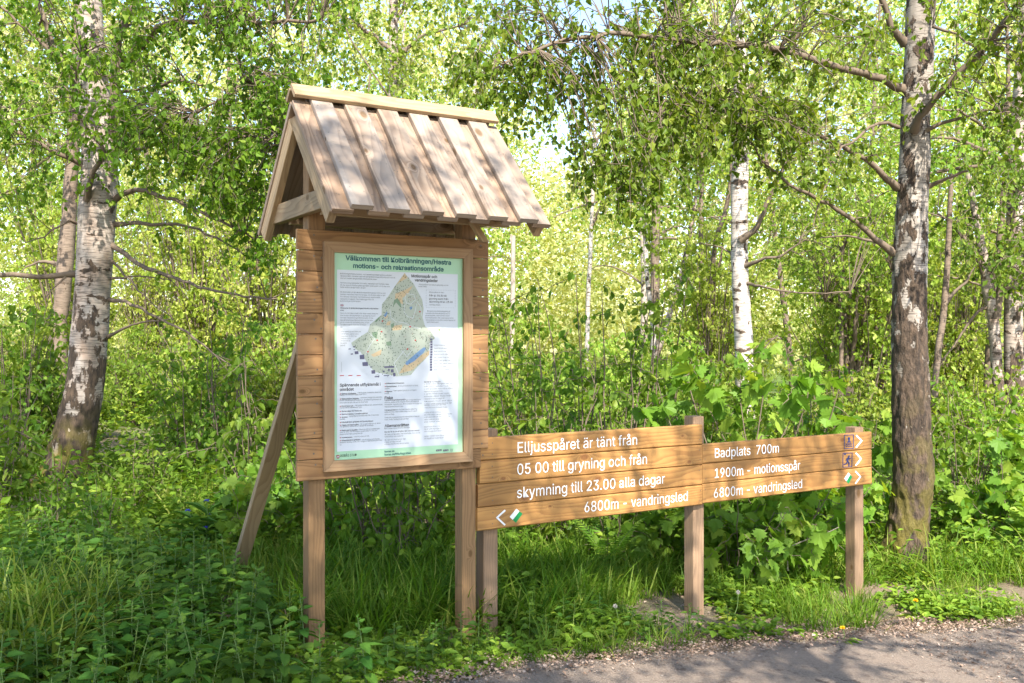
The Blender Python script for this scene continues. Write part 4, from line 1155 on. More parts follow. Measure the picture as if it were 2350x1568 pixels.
slim('twisting brown stem nearest the straight white birch', [(1628, 920, 13), (1630, 829, 12), (1632, 664, 12), (1640, 560, 11), (1668, 467, 10), (1680, 330, 7)], 18.5, MT['bark_grey'], 45,
     branches=[([(1634, 640), (1655, 590), (1660, 540)], .03, .012, 2, .5)])
slim('grey brown trunk half hidden behind the big left birch', [(135, 760, 38), (142, 690, 36), (150, 600, 35), (160, 450, 33), (168, 330, 30), (175, 150, 24), (180, -100, 14)], 17, MT['bark_grey'], 46,
     branches=[([(150, 620), (110, 600), (60, 610)], .04, .015, 1, .5), ([(165, 350), (210, 280), (250, 250)], .04, .015, 4, .6)],
     crown=[([(-100, -150), (330, -150), (330, 250), (60, 330), (-100, 480)], (15, 20), 330, .75, -.1)])
slim('knotty pale birch with paired trunks at the right edge of the woods', [(2306, 1015, 34), (2300, 960, 28), (2289, 828, 26), (2281, 720, 26), (2270, 660, 27), (2262, 600, 22), (2240, 480, 16), (2215, 350, 10)], 16, MT['bark_pale'], 47, name='birch_tree',
     branches=[([(2283, 730), (2300, 640, -.1), (2318, 580, -.2), (2330, 450, -.3)], .07, .04, 3, .6), ([(2268, 650), (2240, 590), (2190, 520), (2150, 490)], .05, .02, 3, .6), ([(2280, 700), (2240, 720), (2190, 790), (2160, 830)], .03, .012, 1, .4)],
     crown=[([(2140, 330), (2450, 330), (2450, 720), (2330, 640), (2200, 560)], (13, 17), 260, .7, -.1)], leaf='shrub_leaf')
slim('dark slender stem just behind the right birch trunk', [(2140, 1020, 17), (2148, 828, 16), (2162, 720, 15), (2173, 594, 13), (2180, 400, 10)], 15, MT['bark_grey'], 48,
     branches=[([(2166, 700), (2210, 650), (2240, 610)], .03, .01, 1, .5)])
slim('thin straight grey stem right of the straight white birch', [(1930, 960, 12), (1930, 919, 11), (1931, 800, 11), (1933, 684, 9), (1938, 520, 6)], 17, MT['bark_grey'], 49)
# many-stemmed willow clump behind the right end of the sign
rng = np.random.default_rng(50)
stems = []
for k, (tx, ty) in enumerate([(1992, 600), (1952, 640), (2030, 680), (1975, 560), (1910, 620), (2045, 620), (1935, 580), (2060, 730), (1890, 690), (2010, 520)]):
    bx = 1958+rng.uniform(-22, 22)
    stems.append(([(bx, 900), ((bx*.65+tx*.35), 800, rng.uniform(-.5, .5)), ((bx*.35+tx*.65), 700, rng.uniform(-.8, .8)), (tx, ty, rng.uniform(-1, 1))], .055, .015, 2.5, .6))
hand_tree('willow_shrub', 'many stemmed dark willow clump between the white birch and the right birch', 'shrub', MT['bark_grey'], [(1960, 930, 50), (1960, 890, 40), (1962, 850, 20)], 17.5, stems,
    [([(1780, 420), (2060, 420), (2060, 700), (1900, 640), (1800, 620)], (15.5, 19.5), 230, .7, -.1)], MT['bush_leaf'], TPL_QUAD, .08, 50, n=9, twig_r=.005)

# weathered pole, sapling and dead twig
g = Geo(); pb = at(1174, 860, 20.0)
g.tube(np.array([at(1173, 880, 20), at(1175, 796, 20), at(1177, 660, 20), at(1178, 541, 20)]), [.056, .053, .050, .046], 10, 0, .04, np.random.default_rng(2))
g.tube(np.array([at(1176, 560, 20), at(1172, 548, 20), at(1173, 538, 20)]), [.03, .03, .012], 6)
tag(g.build('dead_tree', MT['deadwood'], None, pb), 'bleached bare dead trunk like a pole just right of the notice board', 'dead tree')
g = Geo(); g.tube(smooth_path([at(742, -60, 11), at(800, 80, 11), at(850, 158, 11), at(900, 235, 11), at(1010, 420, 11.5), at(1090, 640, 11.6), at(1110, 1100, 11.7)], 30), np.linspace(.007, .014, 30), 5)
tag(g.build('bare_sapling', MT['twig'], None, at(1110, 1100, 11.7)), 'thin dark bare sapling leaning out from behind the board roof', 'sapling')
g = Geo()
g.tube(smooth_path([at(1800, 1262, 7.9), at(1840, 1243, 7.85), at(1890, 1226, 7.8), at(1925, 1210, 7.75)], 14), np.linspace(.006, .003, 14), 5)
g.tube(smooth_path([at(1808, 1310, 7.9), at(1806, 1250, 7.9), at(1800, 1206, 7.9)], 10), np.linspace(.006, .003, 10), 5)
tag(g.build('dead_twig', MT['deadwood'], None, on_ground(1806, 1330)), 'pale dry forked twig below the right end of the trail sign', 'twig')

# ------------------------------------------------------------------ repeated woodland trees and bushes
def wood_tree(name, seed, H, cb, cr, r0, nlimb, nclus, leaf, bark, size, cat, label):
    rng = np.random.default_rng(seed)
    root = thing(name, label, cat)
    g = Geo(); lg = Geo()
    k = 18; t = np.linspace(0, 1, k)
    bend = rng.normal(0, .35, 2); w = rng.uniform(0, 6, 2)
    tr = np.stack([bend[0]*t**1.5+.12*np.sin(4*t+w[0]), bend[1]*t**1.5+.12*np.sin(5*t+w[1]), -.2+t*(H*.96)], -1)
    g.tube(tr, r0*(1-.9*t)+.012, 8, 0, .05, rng)
    C = []
    for _ in range(nlimb):
        f = rng.uniform(cb, .97); i = int(f*(k-1)); a = rng.uniform(0, 6.28)
        fr = (f-cb)/(1-cb); L = cr*(1.05-.75*fr**1.4)*rng.uniform(.6, 1.15)
        rise = rng.uniform(.1, .9)
        q = np.linspace(0, 1, 9)[:, None]
        d = np.array([math.cos(a), math.sin(a), 0])
        c = tr[i]+d*L*q+Z3*(L*rise*q-L*.55*q**2)+np.cumsum(rng.normal(0, .03, (9, 3)), 0)*q
        g.tube(c, np.linspace(r0*.32*(1-.6*fr), .008, 9), 5, 1)
        for _ in range(nclus):
            j = rng.integers(2, 9); off = rng.normal(0, .16*cr, 3)*[1, 1, .8]
            p = c[j]+off; C.append(p)
            g.tube(np.array([c[j], (c[j]+p)/2+[0, 0, .1], p]), [.009, .006, .004], 3, 1, cap=False)
    C = np.array(C)
    pts, LP, LD, LN, LS, LT = hang(rng, C, 38, .85, .9, 1.0, size)
    LP = LP+rng.normal(0, .10, LP.shape)
    lg.leaves(LP, LD, LN, LS, TPL_QUAD, 0, LT)
    g.build('trunk', [bark, MT['twig']], root, local=True); lg.build('crown', leaf, root, local=True)
    return root
def bush(name, seed, H, W, nst, nleaf, leaf, size, tpl, cat, label, dro=.5):
    rng = np.random.default_rng(seed)
    root = thing(name, label, cat)
    g = Geo(); lg = Geo(); S0 = []
    for _ in range(nst):
        a = rng.uniform(0, 6.28); L = H*rng.uniform(.55, 1.05); out = W*rng.uniform(.1, 1)*.5
        q = np.linspace(0, 1, 8)[:, None]; d = np.array([math.cos(a), math.sin(a), 0])
        c = d*(.06+out*q**1.4)+Z3*(-.1+L*q)+np.cumsum(rng.normal(0, .02, (8, 3)), 0)
        g.tube(c, np.linspace(.011*(H/2), .003, 8), 5, 0)
        for _ in range(6):
            i = rng.integers(2, 8); S0.append(c[i]+rng.normal(0, .05, 3))
    S0 = np.array(S0)
    pts, LP, LD, LN, LS, LT = hang(rng, S0, nleaf, .38*W**.5, dro, 1.0, size)
    LN[:, 2] += .9
    LP = LP+rng.normal(0, .04, LP.shape); LP[:, 2] = np.maximum(LP[:, 2], .03)
    lg.leaves(LP, LD, LN, LS, tpl, 0, LT)
    for tw in pts: g.tube(tw, [.003]*6+[.0015], 3, 0, cap=False)
    g.build('stems', MT['twig'], root, local=True); lg.build('foliage', leaf, root, local=True)
    return root

# words for where something stands, from landmarks of the place
LAND = [(0, 'at the left edge'), (110, 'left of the pale birch'), (270, 'behind the pale birch'), (400, 'just right of the pale birch'), (520, 'between pale birch and roof'),
        (660, 'beside the left roof gable'), (800, 'behind the board, left part'), (960, 'behind the poster'), (1100, 'behind the board, right part'), (1230, 'in the gap right of the roof'),
        (1340, 'behind the first sign words'), (1450, 'behind the four plank panel'), (1560, 'behind the leaning birch'), (1660, 'behind the middle sign post'),
        (1770, 'right of the straight white birch'), (1880, 'behind the sign arrows'), (1990, 'behind the willow clump'), (2110, 'behind the furrowed birch'), (2220, 'right of the furrowed birch'), (2400, 'at the right edge')]
used = {}
def where(p, head):
    x, _ = to_px(p)
    w = min(LAND, key=lambda l: abs(l[0]-x))[1]
    return f'{head} {w}'

rng = np.random.default_rng(77)
variants = []
for i, (H, cb, cr, r0) in enumerate([(11, .28, 2.3, .10), (13, .30, 2.6, .13), (9, .22, 2.2, .08), (12, .35, 2.4, .12), (8, .18, 2.0, .07)]):
    lab = 'woodland tree'
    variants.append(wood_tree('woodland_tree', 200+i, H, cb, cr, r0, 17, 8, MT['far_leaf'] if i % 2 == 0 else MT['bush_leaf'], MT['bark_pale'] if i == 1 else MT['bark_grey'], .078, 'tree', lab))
spots = []
for Y, k, jit in ((16, 6, .5), (21, 6, 1.2), (27, 9, 1.6), (35, 12, 2.2)):
    for i in range(k):
        x = (i+.5)/k*2700-175+rng.uniform(-60, 60)
        yy = Y+rng.uniform(-jit, jit)*1.6
        if 1130 < x < 1440 and Y > 14: continue
        if Y < 24 and x < 2120: continue
        spots.append((x, yy))
first = set()
for x, Y in spots:
    p = np.array([(x-CX)/FPX*Y, Y, 0]); p[2] = gz(p[0], p[1])
    v = int(rng.integers(0, 5)); sc = rng.uniform(.85, 1.2)*(1.0 if Y < 24 else 1.15)
    kind = ['slender grey tree', 'tall pale stemmed tree', 'low bushy tree', 'grey barked high crowned tree', 'small grey stemmed tree'][v]
    band = 'near in the woods' if Y < 18.5 else 'in the second row' if Y < 24 else 'deeper in the woods' if Y < 30.5 else 'far back in the woods'
    lab = where(p, f'{kind} {band}')
    if v not in first:
        first.add(v); o = variants[v]; o.location = tuple(p); o.rotation_euler = (0, 0, rng.uniform(0, 6)); o.scale = (sc,)*3; o['label'] = lab; o['group'] = 'woodland trees'
    else: dup(variants[v], p, rng.uniform(0, 6.28), sc, lab, 'woodland trees')

# sunlit bushes filling the middle distance
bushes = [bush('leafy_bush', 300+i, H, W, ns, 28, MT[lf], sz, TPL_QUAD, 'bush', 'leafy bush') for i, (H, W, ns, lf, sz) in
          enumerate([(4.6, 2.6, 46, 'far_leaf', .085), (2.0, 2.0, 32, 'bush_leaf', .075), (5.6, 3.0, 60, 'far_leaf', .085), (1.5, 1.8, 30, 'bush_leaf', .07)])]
bs = []
for Y, k in ((12.2, 8), (14.5, 11), (17.5, 13), (21.5, 15), (27, 15)):
    for i in range(k):
        x = (i+.5)/k*2650-150+rng.uniform(-60, 60); bs.append((x, Y+rng.uniform(-.9, .9)))
first = set()
for x, Y in bs:
    if Y < 13.5 and (80 < x < 420 or 1900 < x < 2080): continue
    p = np.array([(x-CX)/FPX*Y, Y, 0]); p[2] = gz(p[0], p[1])
    v = int(rng.integers(0, 4)) if Y > 16.5 and not 1120 < x < 1560 else int(rng.choice([1, 3])); sc = rng.uniform(.8, 1.25)
    kind = ['tall yellow green bush', 'rounded green bush', 'tallest light green bush', 'low spreading bush'][v]
    band = 'just behind the clearing' if Y < 13.3 else 'among the first trunks' if Y < 16 else 'in the sunlit undergrowth' if Y < 19.5 else 'deep in the undergrowth' if Y < 24 else 'far back in the undergrowth'
    lab = where(p, f'{kind} {band}')
    if v not in first:
        first.add(v); o = bushes[v]; o.location = tuple(p); o.rotation_euler = (0, 0, rng.uniform(0, 6)); o.scale = (sc,)*3; o['label'] = lab; o['group'] = 'bushes in the woods'
    else: dup(bushes[v], p, rng.uniform(0, 6.28), sc, lab, 'bushes in the woods')

# nearer saplings and shrubs, bigger leaves
sap = [bush('hazel_sapling', 400, 1.5, .9, 9, 9, MT['shrub_leaf'], .085, TPL_OVATE, 'shrub', 'x', .3),
       bush('hazel_sapling', 401, 1.15, .8, 8, 9, MT['shrub_leaf'], .075, TPL_OVATE, 'shrub', 'x', .3),
       bush('maple_sapling', 402, 1.35, 1.0, 9, 9, MT['maple_leaf'], .112, TPL_MAPLE, 'sapling', 'x', .35),
       bush('maple_sapling', 403, .95, .9, 8, 8, MT['maple_leaf'], .11, TPL_MAPLE, 'sapling', 'x', .35),
       bush('willow_sapling', 404, 2.1, .8, 9, 11, MT['shrub_leaf'], .07, TPL_OVATE, 'shrub', 'x', .25)]
SAPL = [  # variant, x px, depth, scale, label
 (0, 840, 7.6, 1.0, 'round leaved hazel sapling between the two legs of the notice board'), (1, 930, 7.4, 1.0, 'lower hazel sapling under the poster, nearer its right leg'), (1, 770, 8.2, 1.1, 'hazel sapling just right of the left board leg, set back'),
 (0, 1000, 8.4, 1.1, 'hazel sapling seen beside the right board leg'), (2, 1680, 8.9, 1.42, 'tall sunlit maple sapling above the middle post of the trail sign'), (2, 1760, 9.4, 1.35, 'maple sapling with big lobed leaves behind the word Badplats'),
 (3, 1690, 8.0, 1.0, 'low maple sapling under the right panel, beside the middle post'), (3, 1800, 8.3, 1.05, 'maple sapling under the right panel, halfway to the end post'), (3, 1870, 9.4, 1.1, 'maple sapling under the arrows of the right panel'),
 (2, 1960, 10.4, 1.0, 'maple sapling between the end post and the furrowed birch'), (3, 1530, 8.4, 1.0, 'maple sapling left of the middle post, below the four plank panel'), (4, 1230, 9.8, 1.15, 'thin willow sapling just right of the board edge'),
 (4, 1330, 10.4, 1.25, 'tall willow sapling above the first words of the sign'), (4, 1420, 9.6, 1.2, 'willow sapling behind the middle of the four plank panel'), (4, 1500, 10.2, 1.3, 'tallest willow sapling left of the middle post'),
 (0, 1270, 8.6, 1.0, 'hazel sapling behind the sign post next to the board'), (1, 1400, 8.3, 1.0, 'hazel sapling below the middle of the four plank panel'), (0, 600, 9.0, 1.0, 'hazel sapling left of the leaning strut'),
 (3, 620, 8.2, .9, 'pale maple sapling beside the leaning strut'), (4, 520, 10.6, 1.0, 'willow sapling midway between the pale birch and the strut'), (0, 430, 10.8, 1.1, 'hazel shrub in the shade right of the pale birch'),
 (4, 30, 10.0, .9, 'willow shrub at the far left beside the pale birch'), (0, 60, 11.5, 1.3, 'hazel shrub left behind the pale birch'), (0, -20, 8.6, .9, 'dark hazel shrub cut by the left edge of the view'), (0, 2210, 10.5, 1.1, 'hazel shrub right behind the furrowed birch'),
 (3, 2300, 9.9, 1.0, 'maple sapling right of the furrowed birch foot'), (2, 2330, 9.8, 1.0, 'maple sapling at the right edge beyond the furrowed birch'), (1, 2150, 11.5, 1.1, 'hazel shrub seen just past the right side of the furrowed birch'),
 (3, 560, 7.7, .7, 'small maple sapling at the foot of the strut'), (1, 330, 9.2, .7, 'small hazel sapling in the grass right of the pale birch'), (1, 110, 7.2, .6, 'low round leaved sapling behind the nettles at the left'), (1, 240, 7.6, .55, 'low round leaved sapling behind the nettles, nearer the strut'),
 (4, 1860, 10.8, 1.0, 'willow sapling behind the right end of the sign'), (2, 1590, 10.4, 1.1, 'maple sapling behind the top of the middle post')]
rng = np.random.default_rng(88); first = set()
for v, x, Y, sc, lab in SAPL:
    p = np.array([(x-CX)/FPX*Y, Y, 0]); p[2] = gz(p[0], p[1])
    if v not in first:
        first.add(v); o = sap[v]; o.location = tuple(p); o.rotation_euler = (0, 0, rng.uniform(0, 6)); o.scale = (sc,)*3; o['label'] = lab
    else: dup(sap[v], p, rng.uniform(0, 6.28), sc, lab)

# far wood that closes the view
rng = np.random.default_rng(99); g = Geo()
NC = 4300; P = []; 
ang = rng.uniform(-.62, .62, NC); Yf = rng.uniform(44, 85, NC)
xpx = CX+FPX*np.tan(ang)
topy = np.interp(xpx, [-400, 200, 420, 560, 700, 1050, 1160, 1240, 1330, 1420, 1550, 2000, 2700], [-60, 0, 110, 90, -20, 0, 220, 470, 460, 280, 0, -60, -60])
hmax = H0+(CY-topy)/FPX*Yf
cz = rng.uniform(0, 1, NC)**1.25*hmax
cc = np.stack([np.tan(ang)*Yf, Yf, np.maximum(cz, .3)+gz(0, Yf)], -1)
ct = rng.normal(.55, .2, NC)
K = 60
LP = np.repeat(cc, K, 0)+rng.normal(0, 1, (NC*K, 3))*np.array([1.2, 1.2, .8])
LD = rng.normal(0, 1, LP.shape); LN = rng.normal(0, 1, LP.shape)
g.leaves(LP, LD, LN, rng.uniform(.18, .36, len(LP)), TPL_QUAD, 0, np.clip(np.repeat(ct, K)+rng.normal(0, .15, len(LP)), 0, 1))
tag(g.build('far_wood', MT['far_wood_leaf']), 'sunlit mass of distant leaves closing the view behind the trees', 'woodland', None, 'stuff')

# trees standing behind the viewer whose shade falls across the signs and the grass
def shade_tree(seed, x, y, H, cb, cr, nl, nc, label):
    o = wood_tree('shade_tree', seed, H, cb, cr, .12, nl, nc, MT['birch_leaf'], MT['bark_pale'], .085, 'tree', label)
    o.location = (x, y, float(gz(x, y)))
shade_tree(701, 1.2, -.5, 9.5, .54, 2.6, 22, 8, 'low boughed tree beside the viewer dappling the board and its roof')
shade_tree(702, 3.1, 1.5, 9.5, .55, 2.3, 15, 6, 'low boughed tree to the right dappling the trail sign')
shade_tree(707, .15, -.6, 11, .54, 2.0, 30, 12, 'tree right behind the viewer shading the roof and half the poster')
shade_tree(704, -1.2, -2.4, 13, .40, 2.6, 17, 7, 'dense tree behind the viewer shading the nettles')
shade_tree(705, -3.8, -1.6, 12, .42, 2.4, 18, 9, 'tree behind the viewer shading the left grass')
shade_tree(706, -2.1, .1, 14, .38, 2.9, 24, 8, 'tallest tree beside the viewer shading the board and near branches')

# ------------------------------------------------------------------ ground cover
def scatter(rng, n_, xr, yr, ok):
    out = []
    while len(out) < n_:
        x = rng.uniform(*xr, 4000); y = rng.uniform(*yr, 4000)
        q = np.stack([x, y], -1)[ok(x, y)]
        out.extend(q.tolist())
    q = np.array(out[:n_]); return np.stack([q[:, 0], q[:, 1], gz(q[:, 0], q[:, 1])], -1)
def inview(x, y, pad=120):
    px = CX+FPX*x/y; return (px > -pad) & (px < 2350+pad)
def dens(x, y, s=1.0): return np.sin(1.9*x*s+.7*np.sin(1.3*y*s))+np.sin(2.3*y*s+1.1*np.sin(1.7*x*s+1))

rng = np.random.default_rng(123)
# grass: one sheet of blades
g = Geo()
def grass(n_, xr, yr, ok, h, tpls, lean=.35, tint=.5, w=1.0):
    tuft = scatter(rng, n_//9, xr, yr, ok)
    P = np.repeat(tuft, 9, 0); P[:, :2] += rng.normal(0, .035, (len(P), 2)); P[:, 2] = gz(P[:, 0], P[:, 1])-.01
    D = np.stack([rng.normal(0, lean, len(P)), rng.normal(0, lean, len(P)), np.ones(len(P))], -1)
    th = np.repeat(rng.uniform(.6, 1.25, len(tuft)), 9)
    S = h*th*rng.uniform(.55, 1.2, len(P))
    Nn = np.stack([D[:, 0], D[:, 1], -.2*np.ones(len(P))], -1)+rng.normal(0, .25, D.shape)
    tt = np.clip(np.repeat(rng.normal(tint, .18, len(tuft)), 9)+rng.normal(0, .12, len(P)), 0, 1)
    pick = rng.integers(0, len(tpls), len(P))
    for k, tp in enumerate(tpls):
        m = pick == k; g.leaves(P[m], D[m], -Nn[m], S[m], tp, 0, tt[m])
off_path = lambda x, y, d=.08: y > path_edge_y(x)+d
PXY = lambda x, y: (CX+FPX*x/y, CY+FPX*(H0-gz(x, y))/y)
def bare(x, y):   # bare soil strip in front of the sign and round the right birch
    return ((y < path_edge_y(x)+1.25) & (x > .15) & (dens(x, y, 1.6) < .75))
grass(16000, (-3.6, 5.6), (4.6, 9.5), lambda x, y: inview(x, y) & off_path(x, y) & ~bare(x, y) & (dens(x, y) > -.9) & ((x < -1.35) | (x > .4) | (y > 5.75+.5*(x+1.2))), .28, TPL_BLADES)
grass(7000, (-1.4, .6), (5.0, 8.0), lambda x, y: inview(x, y) & off_path(x, y, .15) & (y > 5.62+.5*(x+1.2)), .42, TPL_BLADES, tint=.45)
grass(11000, (-1.8, .9), (4.6, 6.2), lambda x, y: inview(x, y) & off_path(x, y, .0) & (y < 5.7+.5*(x+1.2)), .11, TPL_BLADES, tint=.55)
grass(7000, (.3, 5.2), (6.3, 9.2), lambda x, y: inview(x, y) & off_path(x, y, .55) & ~bare(x, y), .36, TPL_BLADES, tint=.55)
grass(6500, (.1, 5.4), (5.4, 8.6), lambda x, y: inview(x, y) & off_path(x, y, .02) & (dens(x, y, 1.9) > .05), .22, TPL_BLADES, tint=.6)
grass(9000, (-4.6, -.6), (6.4, 9.4), lambda x, y: inview(x, y) & (dens(x, y, 1.2) > -.3), .26, TPL_BLADES, tint=.68)
grass(12000, (-7, 7.5), (8.5, 13), lambda x, y: inview(x, y), .45, TPL_BLADES, tint=.6)
grass(2500, (-2.9, -2.2), (4.6, 5.6), lambda x, y: inview(x, y), .5, TPL_BLADES, tint=.8)
tag(g.build('grass', MT['grass']), 'long green grass round the posts and along the path edge', 'grass', None, 'stuff')

# low herbs and leaf rosettes
g = Geo()
def herbs(n_, xr, yr, ok, hr, size, tpl, tint=.45):
    st = scatter(rng, n_//8, xr, yr, ok)
    P = np.repeat(st, 8, 0); hh = np.repeat(rng.uniform(*hr, len(st)), 8)*rng.uniform(.2, 1, len(P))
    P[:, :2] += rng.normal(0, .06, (len(P), 2)); P[:, 2] += hh
    a = rng.uniform(0, 6.28, len(P)); D = np.stack([np.cos(a), np.sin(a), rng.normal(.05, .3, len(P))], -1)
    Nn = rng.normal(0, .35, D.shape); Nn[:, 2] += 1
    tt = np.clip(np.repeat(rng.normal(tint, .18, len(st)), 8)+rng.normal(0, .12, len(P)), 0, 1)
    g.leaves(P, D, Nn, size*rng.uniform(.6, 1.3, len(P)), tpl, 0, tt)
herbs(14000, (-6, 6.5), (7.2, 12.5), lambda x, y: inview(x, y) & (y > 7.9+.25*np.abs(x-1.2)*(x > 1.2)), (.1, .65), .075, TPL_OVATE)
herbs(5500, (-4, .2), (5.6, 8.6), lambda x, y: inview(x, y) & off_path(x, y, .5) & (dens(x, y, .8) > -.8), (.05, .35), .06, TPL_OVATE, .4)
herbs(5600, (-.5, 6), (5.2, 8.6), lambda x, y: inview(x, y) & off_path(x, y, .06) & (dens(x, y, 2.2) > .35), (.02, .16), .06, TPL_OVATE, .5)
herbs(2600, (-1.9, .9), (4.7, 5.9), lambda x, y: inview(x, y) & off_path(x, y, .05), (.01, .10), .055, TPL_OVATE, .45)
herbs(26000, (-12, 13), (12, 30), lambda x, y: inview(x, y), (.1, .9), .11, TPL_QUAD, .6)
tag(g.build('undergrowth', MT['herb_leaf']), 'low leafy herbs covering the woodland floor behind the signs', 'ground cover', None, 'stuff')

# dead leaves and catkin litter on the bare soil and the path edge
g = Geo()
q = scatter(rng, 13000, (-2.2, 6), (4.6, 8.6), lambda x, y: inview(x, y) & (np.abs(y-path_edge_y(x)-.05) < .16+.2*rng.random(len(x))**2))
q2 = scatter(rng, 5000, (.1, 6), (5.4, 9.3), lambda x, y: inview(x, y) & (y > path_edge_y(x)) & (y < path_edge_y(x)+1.6))
q3 = scatter(rng, 3200, (-1.5, 6), (4.0, 8), lambda x, y: inview(x, y) & (y < path_edge_y(x)) & (dens(x, y, 1.3) > .3))
P = np.concatenate([q, q2, q3]); P[:, 2] += .012+.03*rng.random(len(P))*(np.abs(P[:, 1]-path_edge_y(P[:, 0])) < .25)+.02*(P[:, 1] < path_edge_y(P[:, 0]))
a = rng.uniform(0, 6.28, len(P)); D = np.stack([np.cos(a), np.sin(a), rng.normal(0, .25, len(P))], -1); Nn = rng.normal(0, .4, D.shape); Nn[:, 2] += 1
g.leaves(P, D, Nn, rng.uniform(.007, .021, len(P))*np.where(rng.random(len(P)) < .10, 1.9, 1), TPL_QUAD, 0, rng.uniform(0, 1, len(P)))
tag(g.build('leaf_litter', leaf_mat('dry_leaf', (.13, .08, .05), (.30, .21, .15), (.46, .36, .29), .1, .02, (1, 1, 1))), 'dry brown leaf litter along the edge of the path', 'leaf litter', None, 'stuff')

# loose stones on the path
g = Geo(); rng2 = np.random.default_rng(66)
q = scatter(rng2, 2600, (-1.5, 6.5), (4.2, 8), lambda x, y: inview(x, y) & (y < path_edge_y(x)-.05))
oct_v = np.array([(1, 0, 0), (0, 1, 0), (-1, 0, 0), (0, -1, 0), (0, 0, 1)], float); oct_f = [0, 1, 4, 1, 2, 4, 2, 3, 4, 3, 0, 4]
q[:, 2] += .022
sz = rng2.uniform(.003, .011, len(q)); aa = rng2.uniform(0, 6.28, len(q))
VV = oct_v[None]*sz[:, None, None]*rng2.uniform(.6, 1.2, (len(q), 5, 3)); cs, sn = np.cos(aa)[:, None], np.sin(aa)[:, None]
VV = np.stack([VV[..., 0]*cs-VV[..., 1]*sn, VV[..., 0]*sn+VV[..., 1]*cs, VV[..., 2]*.7], -1)+q[:, None]
g.add(VV.reshape(-1, 3), (np.arange(len(q))[:, None]*5+np.array(oct_f)[None]).ravel(), np.full(len(q)*4, 3))
tag(g.build('gravel', plain('grey_stone', (.27, .24, .21), .9, .2, .4)), 'small loose stones scattered over the path', 'gravel', None, 'stuff')

# nettles
def nettle(seed, H, npair, size, label):
    rng = np.random.default_rng(seed); g = Geo()
    k = 9; t = np.linspace(0, 1, k)[:, None]
    st = np.array([rng.normal(0, .04), rng.normal(0, .04), 0])*t**2+Z3*H*t-[0, 0, .03]
    g.tube(st, np.linspace(.0045, .002, k), 5, 1)
    P = []; D = []; S = []; a0 = rng.uniform(0, 6)
    for i in range(npair):
        f = .30+.70*(i/(npair-1))**.8
        p = st[0]+(st[-1]-st[0])*f
        sz = size*(1.0-.72*max(0, (f-.55)/.45)**1.2)*rng.uniform(.85, 1.12)
        for s_ in (0, math.pi):
            a = a0+i*math.pi/2+s_+rng.normal(0, .2)
            d = np.array([math.cos(a), math.sin(a), .15+.9*max(0, f-.6)*1.6+rng.normal(0, .12)])
            P.append(p+.3*sz*unit(d)); D.append(d+[0, 0, -.25]); S.append(sz)
            g.tube(np.array([p, p+.3*sz*unit(d)]), [.0016, .0012], 3, 1, cap=False)
    P = np.array(P); Nn = np.tile(Z3, (len(P), 1))+rng.normal(0, .4, (len(P), 3))
    g.leaves(P, np.array(D), Nn, np.array(S), TPL_NETTLE, 0, np.clip(rng.normal(.45, .2, len(P))+.25*(np.arange(len(P)) > len(P)-7), 0, 1))
    return g.build('nettle_plant', [MT['nettle_leaf'], MT['stem']], None, local=True)
nets = [nettle(500+i, h, np_, s_, '') for i, (h, np_, s_) in enumerate([(.46, 10, .108), (.40, 9, .100), (.33, 8, .092), (.56, 10, .112), (.24, 7, .076)])]
poly_n = [(-100, 1300), (230, 1280), (430, 1340), (560, 1400), (690, 1460), (720, 1540), (860, 1580), (700, 1900), (-200, 1900)]
rng = np.random.default_rng(321); cnt = 0; tries = 0; pl = []; first = set()
while cnt < 250 and tries < 20000:
    tries += 1
    x, y = rng.uniform(-3.6, -.2), rng.uniform(3.6, 7.2)
    px, py = PXY(x, y)
    if not inside((float(px), float(py)), poly_n) or y < path_edge_y(x)+.1: continue
    if x > -1.45 and y > 5.0 and rng.random() < .8: continue
    if any((x-a)**2+(y-b)**2 < .072**2 for a, b in pl): continue
    pl.append((x, y)); cnt += 1
    v = int(rng.choice(5, p=[.24, .28, .22, .06, .20])) if float(px) < 600 else int(rng.choice([1, 2, 4]))
    sc = rng.uniform(.8, 1.12)
    lab = 'green nettle among the dense nettles left of the notice board'
    loc = (x, y, float(gz(x, y)))
    if v not in first:
        first.add(v); o = nets[v]; o.location = loc; o.rotation_euler = (rng.normal(0, .08), rng.normal(0, .08), rng.uniform(0, 6)); o.scale = (sc,)*3
    else:
        o = nets[v].copy(); scene.collection.objects.link(o); o.location = loc; o.rotation_euler = (rng.normal(0, .08), rng.normal(0, .08), rng.uniform(0, 6)); o.scale = (sc,)*3
    tag(o, lab, 'nettle', 'nettles in the foreground patch')
for k in range(44):   # small ones at the path edge
    x = rng.uniform(-1.2, 1.6); y = path_edge_y(x)+rng.uniform(.12, .7)
    o = nets[int(rng.choice([2, 4]))].copy(); scene.collection.objects.link(o); sc = rng.uniform(.5, .8)
    o.location = (x, y, float(gz(x, y))); o.rotation_euler = (0, 0, rng.uniform(0, 6)); o.scale = (sc,)*3
    tag(o, 'small nettle growing in front of the board legs by the path edge', 'nettle', 'small nettles by the path edge')

